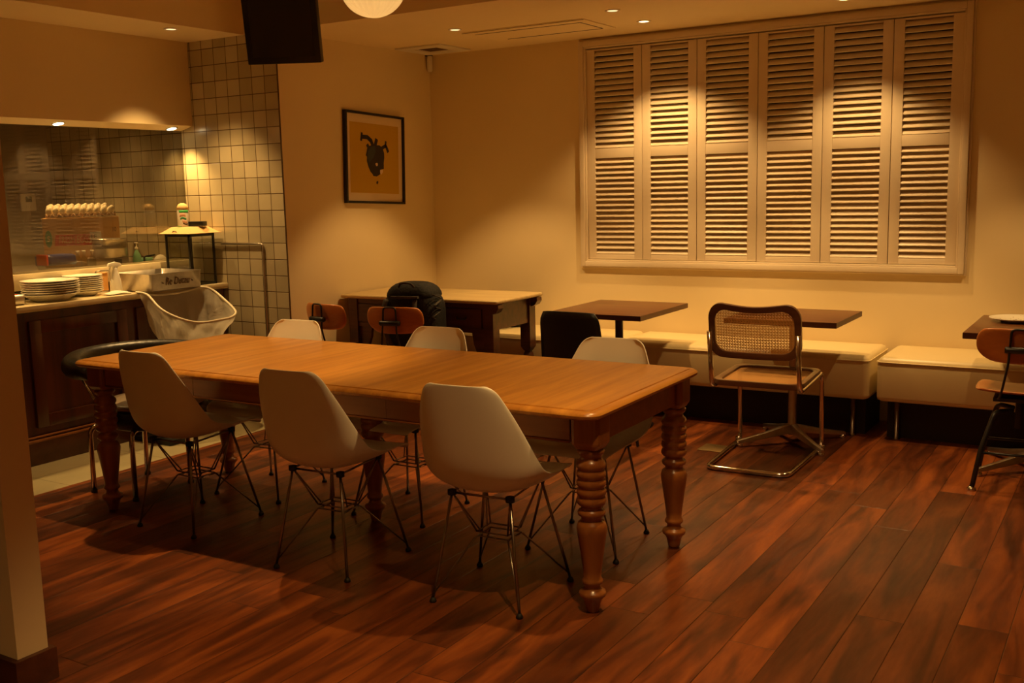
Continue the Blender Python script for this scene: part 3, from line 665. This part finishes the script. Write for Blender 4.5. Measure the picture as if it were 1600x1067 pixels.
# ================================================================ long dining table
tr = thing('dining_table', 'long oak dining table with moulded top and turned legs', 'table', (-2.81, 3.36, 0), R(.35))
ZT = .7215
def tabletop(x0, x1, y0, y1, cuts):
    prof = [(.030, ZT-.032), (.012, ZT-.031), (.002, ZT-.024), (0, ZT-.016), (.003, ZT-.010), (.012, ZT-.005), (.024, ZT-.002), (.031, ZT-.0035), (.033, ZT), (.10, ZT)]
    for k, (a, c) in enumerate(cuts):
        m = rbox(x0, x1, y0, y1, .055, prof, n=8); me = bpy.data.meshes.new('t'); me.from_pydata(m.v, [], m.f)
        bm = bmesh.new(); bm.from_mesh(me); bmesh.ops.remove_doubles(bm, verts=bm.verts, dist=1e-5)
        for co, no in (((a, 0, 0), (-1, 0, 0)), ((c, 0, 0), (1, 0, 0))):
            g = bm.verts[:]+bm.edges[:]+bm.faces[:]; r_ = bmesh.ops.bisect_plane(bm, geom=g, plane_co=co, plane_no=no, clear_outer=True)
            ed = [e for e in r_['geom_cut'] if isinstance(e, bmesh.types.BMEdge)]
            if ed: bmesh.ops.holes_fill(bm, edges=ed, sides=0)
        bmesh.ops.recalc_face_normals(bm, faces=bm.faces); bm.to_mesh(me); bm.free(); me.materials.append(table_m); me.shade_smooth(); me.set_sharp_from_angle(angle=R(35))
        o = bpy.data.objects.new('table_leaf', me); C.objects.link(o); o.parent = tr
tabletop(-1.325, 1.325, -.475, .475, [(-2, -.6205), (-.6195, .4145), (.4155, 2)])
lz = lambda y: (957-y)/445*1.0
legp = [(.021, 0), (.023, .008), (.029, .035), (.034, .048), (.045, .058), (.047, .066), (.045, .074), (.031, .080), (.027, .090), (.027, .098), (.035, .104), (.037, .110), (.034, .117), (.030, .124), (.032, .15), (.039, .20), (.046, .25), (.0515, .285), (.052, .302), (.047, .318), (.036, .326), (.035, .337), (.046, .345), (.048, .353), (.045, .361), (.036, .367), (.034, .376)]
for k in range(5):
    z = .380+k*.031; legp += [(.0445, z), (.0495, z+.007), (.0505, z+.015), (.0485, z+.023), (.0440, z+.029)]
legp += [(.038, .540), (.035, .548), (.043, .556), (.047, .563), (.047, .57), (.040, .575)]
def turned_leg(x, y, block=True):
    b = MB(); b.lathe(legp, (x, y, 0), 28)
    o = b.build('leg', tleg_m, tr)
    b = MB(); hb = .052; 
    pts = rrect(x-hb, x+hb, y-hb, y+hb, .016, 3)
    b.rings([[Vector((x+(p[0]-x)*s, y+(p[1]-y)*s, z)) for p in pts] for s, z in ((.78, .5765), (.97, .592), (1, .60), (1, ZT-.033))], sm=False)
    b.build('leg_block', tleg_m, o, bevel=0)
for sx, sy in ((1, -1), (1, 1), (-1, -1), (-1, 1)): turned_leg(sx*1.252, sy*.362)
turned_leg(-.045, .08)
for s in (-1, 1):
    b = MB()
    for a, c in ((-1.19, -.62), (-.618, .414), (.416, 1.19)): b.box(a, c, s*.385-.011, s*.385+.011, .595, ZT-.033)
    b.tube([(-1.19, s*.397, .597), (1.19, s*.397, .597)], .005, n=6)
    b.build('long_apron', tleg_x, tr)
    MB().box(s*1.27-.011, s*1.27+.011, -.30, .30, .595, ZT-.033).build('end_apron', tleg_x, tr)

# ================================================================ shell chairs
def shell_chair(name, label, loc, rz, group, smat=shell_m):
    t = thing(name, label, 'chair', loc, rz, group)
    # centreline (y forward, z), half width, side lift (up), side wrap (forward)
    P = [(.245, .415, .165, .000, 0), (.235, .430, .185, .002, 0), (.20, .441, .205, .008, 0), (.13, .438, .222, .022, 0), (.05, .425, .230, .038, 0), (-.03, .412, .232, .060, .002), (-.10, .405, .232, .090, .014), (-.155, .415, .230, .105, .045), (-.198, .445, .226, .092, .078), (-.222, .50, .220, .055, .092), (-.236, .57, .211, .025, .084), (-.248, .64, .198, .008, .066), (-.258, .70, .182, 0, .050), (-.266, .75, .160, 0, .036), (-.271, .785, .144, 0, .027), (-.273, .802, .122, 0, .021), (-.274, .808, .10, 0, .017)]
    G = []
    nu = 16
    for (y, z, hw, lift, wrap) in P:
        row = []
        for j in range(nu+1):
            u = j/nu*2-1; au = abs(u); row.append(Vector((hw*math.sin(u*PI/2*.86)/math.sin(PI/2*.86), y+wrap*au**2.4, z+lift*au**2.2)))
        G.append(row)
    b = MB(); b.grid(G); b.build('shell', smat, t, solid=.006, sub=2)
    b = MB(); F = {}; Mt = {}; Rg = {}
    for sx in (-1, 1):
        for sy in (-1, 1):
            F[sx, sy] = Vector((sx*(.172 if sy < 0 else .192), .19*sy if sy > 0 else -.185, .012)); Mt[sx, sy] = Vector((sx*.115, .12*sy-.005, .405 if sy > 0 else .392)); Rg[sx, sy] = Vector((sx*.062, sy*.05, .225))
    for sx in (-1, 1):
        for sy in (-1, 1):
            k = (sx, sy); lg = MB()
            lg.tube([F[k], Mt[k]], .0055, n=8)
            d1 = Vector((sx*.0, sy*.012, .012)); d2 = Vector((sx*.012, 0, -.012))
            lg.tube([F[k]+Vector((0, 0, .015)), Rg[k]+Vector((-sx*.0, -sy*.0, -.008)), Rg[-sx, sy]*.35+Rg[k]*.65+Vector((0, 0, -.008))], .0032, n=6)
            lg.tube([F[k]+Vector((0, 0, .015)), Rg[k]+Vector((sx*.004, sy*.004, -.012)), Rg[sx, -sy]*.35+Rg[k]*.65+Vector((0, 0, -.012))], .0032, n=6)
            lg.tube([Mt[k], Rg[k]+Vector((0, 0, .008))], .0035, n=6); lg.tube([Mt[sx, sy], Rg[sx, -sy]*.25+Rg[k]*.75+Vector((0, 0, .004))], .003, n=6)
            lo = lg.build('leg', wire_m, t)
            ft = MB(); ft.lathe([(0, 0), (.011, 0), (.013, .004), (.011, .010), (.006, .018), (0, .018)], (F[k].x, F[k].y, 0), 12); ft.build('glide', rubber, lo)
    for z in (.217, .233): b.tube([Rg[q]+Vector((0, 0, z-.225)) for q in ((-1, -1), (1, -1), (1, 1), (-1, 1))], .003, n=6, close=True)
    b.build('wire_brace', wire_m, t); b = MB()
    b.tube([Mt[q] for q in ((-1, -1), (1, -1), (1, 1), (-1, 1))], .0045, n=6, close=True)
    b.build('seat_frame', wire_m, t)
    for q in Mt: MB().lathe([(0, -.008), (.016, -.008), (.016, .010), (0, .014)], Mt[q], 12).build('shock_mount', rubber, t)
    return t
gA = 'white shell chairs on the near side of the long table'; gB = 'white shell chairs on the far side of the long table'
c0 = shell_chair('shell_chair', 'white plastic shell chair on the near side, closest to the right table end', (-1.93, 3.005, 0), R(4), gA)
dup(c0, (-2.665, 2.985, 0), R(3), 'white plastic shell chair on the near side, middle of the three', gA)
dup(c0, (-3.565, 3.065, 0), R(0), 'white plastic shell chair on the near side, closest to the left table end', gA)
dup(c0, (-1.885, 3.63, 0), R(183), 'white plastic shell chair on the far side, closest to the right table end', gB)
dup(c0, (-2.80, 3.64, 0), R(180), 'white plastic shell chair on the far side, middle of the three', gB)
dup(c0, (-3.63, 3.595, 0), R(184), 'white plastic shell chair on the far side, closest to the kitchen', gB)

# ================================================================ black round-back armchair
t = thing('barrel_armchair', 'black horseshoe-backed armchair with chrome legs at the left table end', 'armchair', (-4.22, 3.38, 0))
arc = [Vector((.35*math.cos(R(a)), .35*math.sin(R(a)), .638)) for a in range(84, 283, 8)]
b = MB(); rr = [.030+.030*math.sin(PI*min(1, max(0, (i+1)/(len(arc)+1))))**.5 for i in range(len(arc))]
b.tube(arc, rr, n=16); b.build('back_rail', vinyl_b, t)
for a in (84,):
    MB().lathe([(0, -.012), (.034, -.012), (.036, 0), (.034, .010), (0, .012)], (.35*math.cos(R(a))+.012, .35*math.sin(R(a)), .638), 18, 'X').build('rail_end_cap', chrome_m, t)
MB().lathe([(0, .325), (.21, .325), (.25, .34), (.258, .37), (.252, .41), (.23, .425), (0, .425)], (0.03, 0, 0), 40).build('seat_base', vinyl_b, t)
MB().lathe([(0, .425), (.235, .425), (.245, .437), (.235, .452), (.18, .46), (0, .462)], (0.03, 0, 0), 40).build('seat_pad', plain('taupe_vinyl', (.34, .27, .19), .3), t)
for k, (x, y) in enumerate(((-.167, -.25), (.149, -.254), (-.197, .097), (.14, .09))):
    d = Vector((x, y, 0)).normalized(); lg = MB(); lg.tube(fillet([(x*.55, y*.55+.0, .332), (x*.99, y*.99, .335), (x, y, .02)], .05), .0125, n=12); lo = lg.build('leg', chrome_m, t)
    MB().lathe([(0, 0), (.014, 0), (.016, .006), (.014, .018), (0, .02)], (x, y, 0), 14).build('foot_cap', rubber, lo)
for a in (150, 205, 100, 250):
    p = Vector((.335*math.cos(R(a)), .335*math.sin(R(a)), .60)); q = Vector((.245*math.cos(R(a))+.03, .245*math.sin(R(a)), .38)); MB().tube([p, q], .0055).build('back_support', chrome_m, t)
tag(MB().box(-5.11, -4.80, 3.95, 4.08, .001, .03).build('floor_grate', rubber, bevel=.003), 'black ribbed mat on the tiles in front of the counter', 'mat')

# ================================================================ desk with pale top
t = thing('writing_desk', 'dark carved desk with pale top standing against the left wall', 'desk', (-3.955, 5.52, 0))
hx, hy, zt = .62, .285, .770
rbox(-hx, hx, -hy, hy, .02, [(.012, zt-.024), (0, zt-.018), (0, zt-.006), (.006, zt)], n=4).build('desk_top', desk_top_m, t)
b = MB(); 
b.box(-hx+.05, hx-.06, hy-.07, hy-.045, zt-.20, zt-.025); b.box(hx-.085, hx-.06, -hy+.10, hy-.07, zt-.19, zt-.025); b.box(-hx+.04, -hx+.065, -hy+.05, hy-.05, zt-.19, zt-.025)
b.box(-hx+.05, hx-.06, -hy+.05, -hy+.06, zt-.20, zt-.025)
b.box(-hx+.05, hx-.06, -hy+.04, -hy+.05, zt-.055, zt-.025); b.box(-hx+.05, hx-.06, -hy+.04, -hy+.05, zt-.21, zt-.185)
b.build('apron', desk_m, t)
for k, x in enumerate((-.36, 0, .34)):
    d = MB().box(x-.14, x+.14, -hy+.036, -hy+.05, zt-.18, zt-.06).build('drawer', desk_m, t, bevel=.004)
    MB().tube(fillet([(x-.035, -hy+.03, zt-.11), (x-.035, -hy+.015, zt-.125), (x+.035, -hy+.015, zt-.125), (x+.035, -hy+.03, zt-.11)], .01), .004).build('handle', blackm, d)
dlp = [(.020, 0), (.026, .01), (.022, .05), (.030, .12), (.022, .20), (.033, .25), (.026, .262), (.034, .275), (.038, .31), (.038, .35), (.032, .375), (.024, .385), (.026, .395)]
for sx in (-1, 1):
    for sy in (-1, 1):
        x, y = sx*(hx-.085), sy*(hy-.065); zb_ = .40 if sy > 0 else .40
        b = MB(); b.lathe(dlp, (x, y, 0), 20); b.box(x-.036, x+.036, y-.036, y+.036, .42, zt-.025); b.rings([[Vector((x+a*s, y+c*s, z)) for a, c in ((-.036, -.036), (.036, -.036), (.036, .036), (-.036, .036))] for s, z in ((.6, .392), (1, .42))], sm=False)
        lg = b.build('leg', desk_m, t)
        sgn = -sx
        if sy < 0:
            b = MB(); b.rings([[Vector((x+sgn*(.036+px), y+yy, z)) for px, z in ((0, zt-.2), (0, .40), (.04, .405), (.07, .44), (.09, .49), (.10, .56))] for yy in (-.012, .012)], sm=False); b.build('corbel', desk_m, lg)
for sy in (-1, 1):
    b = MB(); yc = sy*(hy-.05); b.rings([[Vector((hx-.055+px, yc+yy, z)) for px, z in ((0, zt-.025), (.05, zt-.028), (.052, zt-.05), (.035, zt-.075), (.0, zt-.09))] for yy in (-.03, .03)], sm=False); b.build('scroll_bracket', desk_m, t)

# ================================================================ bench modules
def bench(x0, x1, label):
    t = thing('bench_module', label, 'bench', ((x0+x1)/2, (5.83+YB)/2, 0), 0, 'cream upholstered bench modules along the back wall')
    h = (x1-x0)/2; d = (YB-.024-5.83)/2
    b = rbox(-h, h, -d, d, .035, [(.03, .222), (.004, .232), (0, .25), (0, .43), (.004, .452), (.016, .467), (.034, .473), (.12, .478), (d-.02, .479)], n=6); b.build('cushion', vinyl_c, t)
    b = MB(); P = [Vector((p[0], p[1], .445)) for p in rrect(-h-.001, h+.001, -d-.001, d+.001, .035, 6)]; b.tube(P, .0035, n=6, close=True); b.build('piping', vinyl_c, t)
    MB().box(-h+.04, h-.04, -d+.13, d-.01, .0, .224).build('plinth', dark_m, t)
    for x in (-h+.10, h-.10): MB().lathe([(0, 0), (.018, 0), (.02, .004), (.014, .01), (.014, .224), (0, .224)], (x, -d+.085, 0), 14).build('leg', wire_m, t)
    return t
bench(-4.575, -2.86, 'cream vinyl bench module behind the desk, farthest left')
bench(-2.85, -1.285, 'cream vinyl bench module behind the cane chair')
bench(-1.245, .35, 'cream vinyl bench module at the right, behind the table with the plate')
bench(.39, 1.9, 'cream vinyl bench module beyond the right edge of the picture')

# ================================================================ cafe tables
def cafe(x0, x1, y0, y1, z, label, star):
    cx, cy = (x0+x1)/2, (y0+y1)/2; t = thing('cafe_table', label, 'table', (cx, cy, 0), 0)
    MB().box(x0-cx, x1-cx, y0-cy, y1-cy, z-.030, z).build('tabletop', cafe_m, t, bevel=.0015)
    b = MB(); b.box(x0-cx-.0015, x1-cx+.0015, y0-cy-.0015, y1-cy+.0015, z-.0285, z-.0015); b.build('edge_band', cafe_d, t)
    MB().lathe([(.05, z-.031), (.05, z-.037), (.03, z-.055), (.024, z-.07), (.024, .10), (.034, .06), (.034, .05)], n=24).build('column', steel_m if star else blackm, t)
    MB().box(-.14, .14, -.14, .14, z-.036, z-.0305).build('mounting_plate', blackm, t)
    if star:
        for a in (45, 135, 225, 315):
            d = Vector((math.cos(R(a)), math.sin(R(a)), 0)); n_ = Vector((-d.y, d.x, 0))
            b = MB(); secs = []
            for s, w_, zt_, zb_ in ((.02, .026, .105, .06), (.18, .018, .065, .035), (.33, .013, .036, .018)):
                p = d*s; secs.append([p+n_*w_+Vector((0, 0, zb_)), p+n_*w_*.7+Vector((0, 0, zt_)), p-n_*w_*.7+Vector((0, 0, zt_)), p-n_*w_+Vector((0, 0, zb_))])
            b.rings(secs, sm=False); lo = b.build('base_foot', steel_m, t, bevel=.003)
            MB().lathe([(0, 0), (.016, 0), (.018, .005), (.014, .02), (0, .022)], d*.315, 12).build('glide', chrome_m, lo)
    else:
        MB().lathe([(0, 0), (.20, 0), (.205, .006), (.19, .018), (.05, .04), (.03, .07), (0, .07)], n=40).build('base_disc', blackm, t)
    return t
cafe(-2.985, -2.39, 5.235, 5.93, .72, 'square brown cafe table between the desk and the cane chair', False)
cafe(-1.94, -1.34, 5.335, 5.885, .72, 'square brown cafe table behind the cane chair', True)
cafe(-.722, -.122, 5.215, 5.93, .72, 'dark brown cafe table carrying a used plate at the right edge', True)
t = thing('used_plate', 'white plate with brown crumbs on the right-hand cafe table', 'plate', (-.545, 5.71, .7205))
MB().lathe([(0, 0), (.07, 0), (.075, .004), (.125, .018), (.127, .021), (.12, .020), (.07, .008), (0, .006)], n=48).build('plate_body', china, t)
rng = random.Random(3)
b = MB()
for k in range(34):
    a, r_ = rng.uniform(0, 6.28), rng.uniform(0, .105); z = .007 if r_ < .07 else .007+(r_-.07)*.27; s = rng.uniform(.0012, .0035)
    b.lathe([(0, 0), (s, .0003), (s*.6, s*.6), (0, s*.7)], (r_*math.cos(a), r_*math.sin(a), z), 6)
o = b.build('crumbs', chinab, t); o['kind'] = 'stuff'
tag(MB().box(-.085, .085, -.075, .075, 0.0005, .003).build('floor_plate', brass_m, bevel=.001), 'rectangular brass cover plate set in the wooden floor', 'floor plate')
o = bpy.data.objects['floor_plate']; o.location = (-1.963, 5.29, 0)

# ================================================================ cane cantilever chair
t = thing('cane_chair', 'cantilever chair with chrome tube frame and woven cane seat and back', 'chair', (-1.665, 5.2, 0), R(2))
W = .225; fr = []
zf = .0135
pts = [(-W, -.235, .70), (-W-.0, -.185, .405), (-W, .29, .43), (-W, .31, zf), (-W+.02, -.325, zf), (W-.02, -.325, zf), (W, .31, zf), (W, .29, .43), (W, -.185, .405), (W, -.235, .70)]
MB().tube(fillet(pts, .055, 6), .0125, n=12).build('tube_frame', chrome_m, t)
for s in (-1, 1): MB().lathe([(0, 0), (.018, 0), (.018, .03), (0, .03)], (s*(W+.004), .295, 0), 12).build('floor_glide', chrome_m, t)
def cane_panel(name, P0, ux, uy, w, h, bulge, frame_w, depth, rr, wavy, thr, pitch):
    # frame around a woven sheet. P0 centre; ux, uy unit vectors; nn normal
    nn = ux.cross(uy).normalized(); surf = lambda a, c: P0+ux*a+uy*c+nn*bulge*((a/(w/2))**2)
    out = []
    nseg = 8
    for p in rrect(-w/2, w/2, -h/2, h/2, rr, nseg): out.append(p)
    def dense(poly):
        q = []
        for i in range(len(poly)):
            a, c = Vector(poly[i]), Vector(poly[(i+1) % len(poly)]); n_ = max(1, int((c-a).length/.03))
            for k in range(n_): q.append(a.lerp(c, k/n_))
        return q
    poly = dense(out); b = MB(); rings = []
    for p in poly:
        a, c = p; 
        if wavy and c > 0: c += (.003-.009*math.cos(a/(w/2)*PI))*(c/(h/2))**2
        dirv = Vector((a, c)).normalized()
        inn = Vector((a*(1-2*frame_w/w), c*(1-2*frame_w/h)))
        A = surf(a, c); B = surf(inn.x, inn.y)
        rings.append([A-nn*depth/2, A+nn*depth/2, B+nn*depth/2*.8, B-nn*depth/2*.8])
    b.rings(rings, close=True, sm=False); fo = b.build(name+'_frame', cane_wood, t, bevel=.003)
    b = MB(); iw, ih = w/2-frame_w+.004, h/2-frame_w+.004
    def strip(A, B, wd, off):
        n_ = max(2, int((Vector(B)-Vector(A)).length/.03)); L_ = []; d = (Vector(B)-Vector(A)).normalized(); p = Vector((-d.y, d.x))*wd
        for k in range(n_+1):
            q = Vector(A).lerp(Vector(B), k/n_); L_.append([surf(*(q-p))+nn*off, surf(*(q+p))+nn*off])
        b.grid(L_, sm=False)
    nx = int(2*iw/pitch); ny = int(2*ih/pitch)
    rin = max(rr-frame_w, .01)
    def lim(c, hh, ww):   # half-length of a strip at offset c inside the rounded opening
        e = abs(c)-(hh-rin); return ww if e <= 0 else ww-rin+math.sqrt(max(0, rin*rin-e*e))
    for i in range(nx+1):
        x = -iw+i*pitch; L_ = lim(x, iw, ih); strip((x-pitch*.16, -L_), (x-pitch*.16, L_), thr, .0008); strip((x+pitch*.16, -L_), (x+pitch*.16, L_), thr, .0008)
    for i in range(ny+1):
        y = -ih+i*pitch; L_ = lim(y, ih, iw); strip((-L_, y-pitch*.16), (L_, y-pitch*.16), thr, 0); strip((-L_, y+pitch*.16), (L_, y+pitch*.16), thr, 0)
    for i in range(-ny, nx+1):
        for sg in (1, -1):
            x0 = -iw+(i+.5)*pitch; k0 = max(0, -i); k1 = min(ny, nx-i)
            if k1 <= k0: continue
            A = (-iw+(i+k0+.5)*pitch, -ih+(k0+.0)*pitch); B = (-iw+(i+k1+.5)*pitch, -ih+k1*pitch)
            if sg < 0: A, B = (-A[0], A[1]), (-B[0], B[1])
            # clip to rectangle
            def cl(p, q):
                p, q = Vector(p), Vector(q); d = q-p
                t0, t1 = 0, 1
                for ax, m in ((0, iw-.004), (1, ih-.004)):
                    for s in (1, -1):
                        den = s*d[ax]; num = m-s*p[ax]
                        if den > 0: t1 = min(t1, num/den)
                        elif den < 0: t0 = max(t0, num/den)
                return (p+d*t0, p+d*t1) if t1-t0 > .02 else None
            r_ = cl(A, B)
            if r_: strip(r_[0], r_[1], thr*1.2, .0016)
    b.build(name+'_cane', cane_m, t, solid=0)
cane_panel('back', Vector((0, -.222, .70)), Vector((-1, 0, 0)), Vector((0, -.13, .99)).normalized(), .47, .275, .022, .032, .024, .075, True, .0012, .0145)
cane_panel('seat', Vector((0, .05, .432)), Vector((1, 0, 0)), Vector((0, 1, .03)).normalized(), .465, .45, .0, .032, .03, .06, False, .0015, .0140)

# ================================================================ draughting-style chairs with plywood seat
def ply_chair(label, loc, rz, grp):
    t = thing('plywood_chair', label, 'chair', loc, rz, grp)
    def bent(P0, w, h, n, wrap, tilt, rr=.5):
        G = []; m = 8
        for i in range(m+1):
            v = i/m*2-1; hw = w/2*(1-.16*abs(v)**3.2)-(.03 if v < 0 else 0)*abs(v)**2*1.0; row = []
            for j in range(n+1):
                u = j/n*2-1; row.append(Vector((hw*u, wrap*u*u-v*tilt, h/2*v*(1-.10*abs(u)**4)))+Vector(P0))
            G.append(row)
        return G
    b = MB(); b.grid(bent((0, -.20, .685), .38, .165, 14, .05, .012)); b.build('backrest', ply_m, t, solid=.011, sub=1)
    b = MB(); G = []
    for i in range(9):
        v = i/8*2-1; hw = .195*(1-.12*abs(v)**4) if v > 0 else .195*(1-.2*abs(v)**3); G.append([Vector((hw*u, .02+.19*v, .448+.012*abs(u)**2-(.02*(v-.5)**2 if v > .5 else 0)+(.02*(abs(v))**3 if v < 0 else 0))) for u in [k/12*2-1 for k in range(13)]])
    b.grid(G); b.build('seat', ply_m, t, solid=.012, sub=1)
    b = MB()
    b.tube(fillet([(-.045, -.228, .665), (-.04, -.224, .765), (.04, -.224, .765), (.045, -.228, .665)], .02), .0055, n=8)
    b.tube(smoothpts([Vector(p) for p in ((-.045, -.228, .665), (-.05, -.232, .60), (-.075, -.20, .46), (-.09, -.12, .425))], 5), .0055, n=8); b.tube(smoothpts([Vector(p) for p in ((.045, -.228, .665), (.05, -.232, .60), (.075, -.20, .46), (.09, -.12, .425))], 5), .0055, n=8)
    b.build('back_rods', blackm, t)
    MB().lathe([(0, -.065), (.014, -.065), (.016, -.058), (.016, .058), (.014, .065), (0, .065)], (0, -.226, .672), 14, 'X').build('pivot_barrel', blackm, t)
    b = MB(); b.box(-.11, .11, -.13, .13, .415, .432); b.lathe([(0, .27), (.02, .27), (.02, .415), (0, .415)], n=14); b.build('seat_support', blackm, t, bevel=.003)
    for sx in (-1, 1):
        for sy in (-1, 1):
            b = MB(); b.tube(fillet([(sx*.03, sy*.03, .36), (sx*.10, sy*.10, .36), (sx*.150, sy*.155, .19), (sx*.178, sy*.19, .018)], .03), .0115, n=10); lo = b.build('leg', blackm, t)
            MB().lathe([(0, 0), (.020, 0), (.022, .004), (.018, .012), (.012, .02), (0, .02)], (sx*.180, sy*.192, 0), 14).build('glide', chrome_m, lo)
    MB().tube([(.153, .158, .175), (-.153, .158, .175), (-.153, -.158, .175), (.153, -.158, .175)], .0065, n=8, close=True).build('stretcher_ring', blackm, t)
    return t
p0 = ply_chair('orange plywood chair at the desk, left of the one with the backpack', (-4.315, 4.985, 0), R(-9), 'plywood chairs')
dup(p0, (-3.825, 4.985, 0), R(10), 'orange plywood chair at the desk holding the backpack', 'plywood chairs')
dup(p0, (-.47, 5.28, 0), R(3), 'plywood chair at the right-hand cafe table with the used plate', 'plywood chairs')

# black side chair
t = thing('black_side_chair', 'plain black chair seen from behind at the square cafe table', 'chair', (-2.555, 4.93, 0), R(-2))
b = MB(); G = []
for i in range(11):
    v = i/10; z = .44+.36*v; hw = .195-.02*v-(.022 if i == 10 else .004 if i == 9 else 0); G.append([Vector((hw*u, -.19-.05*v+.03*u*u, z-(.006*abs(u)**4 if i >= 9 else 0))) for u in [k/12*2-1 for k in range(13)]])
b.grid(G); b.build('backrest', blackp, t, solid=.012)
b = MB(); b.grid([[Vector((.2*u*(1-.06*max(0, v)), .22*v+.01, .435+.01*u*u+(.02*(-v-.6) if v < -.6 else 0))) for u in [k/10*2-1 for k in range(11)]] for v in [k/10*2-1 for k in range(11)]]); b.build('seat', blackp, t, solid=.014)
for sx in (-1, 1):
    for sy in (-1, 1): MB().tube([(sx*.15, sy*.15, .43), (sx*.19, sy*.2, .006)], [.012, .009], n=10).build('leg', blackm, t)

# ================================================================ backpack on the plywood chair
t = thing('backpack', 'black backpack with cords standing on the plywood chair at the desk', 'backpack', (-3.825, 5.06, .462), R(12))
b = MB(); rings = []
for z, w_, d, r_ in ((.0, .13, .08, .05), (.03, .165, .11, .06), (.12, .18, .12, .07), (.22, .185, .125, .07), (.30, .18, .12, .08), (.36, .155, .105, .08), (.395, .12, .085, .07), (.412, .07, .05, .045)):
    rings.append([Vector((p[0]+.008*math.sin(z*40+p[1]*30), p[1]+.012*z, z)) for p in rrect(-w_, w_, -d, d, r_, 6)])
b.rings(rings); b.build('main_bag', bag_m, t, sub=1)
b = MB(); rings = []
for z, w_, d in ((.32, .150, .118), (.345, .160, .122), (.385, .150, .112), (.42, .115, .085), (.432, .06, .05)): rings.append([Vector((p[0], p[1]+.01, z)) for p in rrect(-w_, w_, -d, d, min(d, .07)*.95, 6)])
b.rings(rings); b.build('top_lid', bag_m, t, sub=1)
MB().tube(smoothpts([Vector(p) for p in ((-.13, -.12, .33), (-.14, -.15, .25), (-.12, -.15, .12), (-.10, -.11, .03))], 5), .016, n=8).build('shoulder_strap', strap_m, t)
MB().tube(smoothpts([Vector(p) for p in ((.06, -.12, .33), (.07, -.15, .25), (.07, -.15, .12), (.08, -.11, .03))], 5), .016, n=8).build('shoulder_strap', strap_m, t)
MB().tube(smoothpts([Vector(p) for p in ((-.05, -.10, .405), (-.03, -.115, .428), (.03, -.115, .428), (.05, -.10, .405))], 5), .007, n=8).build('haul_handle', strap_m, t)
for s in (0, 1):
    q = []
    for k in range(9): q.append(Vector((.17+.02*math.sin(k)*.4+.012*s, -.10+.10*(k % 2)-.01*s, .36-.034*k)))
    MB().tube(smoothpts(q, 4), .0035, n=6).build('side_cord', strap_m, t)
MB().box(-.09, .09, -.145, -.12, .34, .352).build('zip_line', strap_m, t)
# dark bag on the bench under the desk end
t = thing('bench_bag', 'flat dark bag with a strap lying on the bench behind the desk', 'bag', (-3.86, 6.16, .4795), R(18))
rbox(-.16, .16, -.10, .10, .05, [(.03, 0), (.004, .02), (0, .05), (.02, .085), (.06, .10)]).build('bag_body', bag_m, t, sub=1)
MB().tube(smoothpts([Vector(p) for p in ((-.12, -.09, .05), (-.13, -.17, .012), (-.02, -.20, .010), (.06, -.16, .012), (.10, -.09, .04))], 6), .007, n=6).build('strap', strap_m, t)
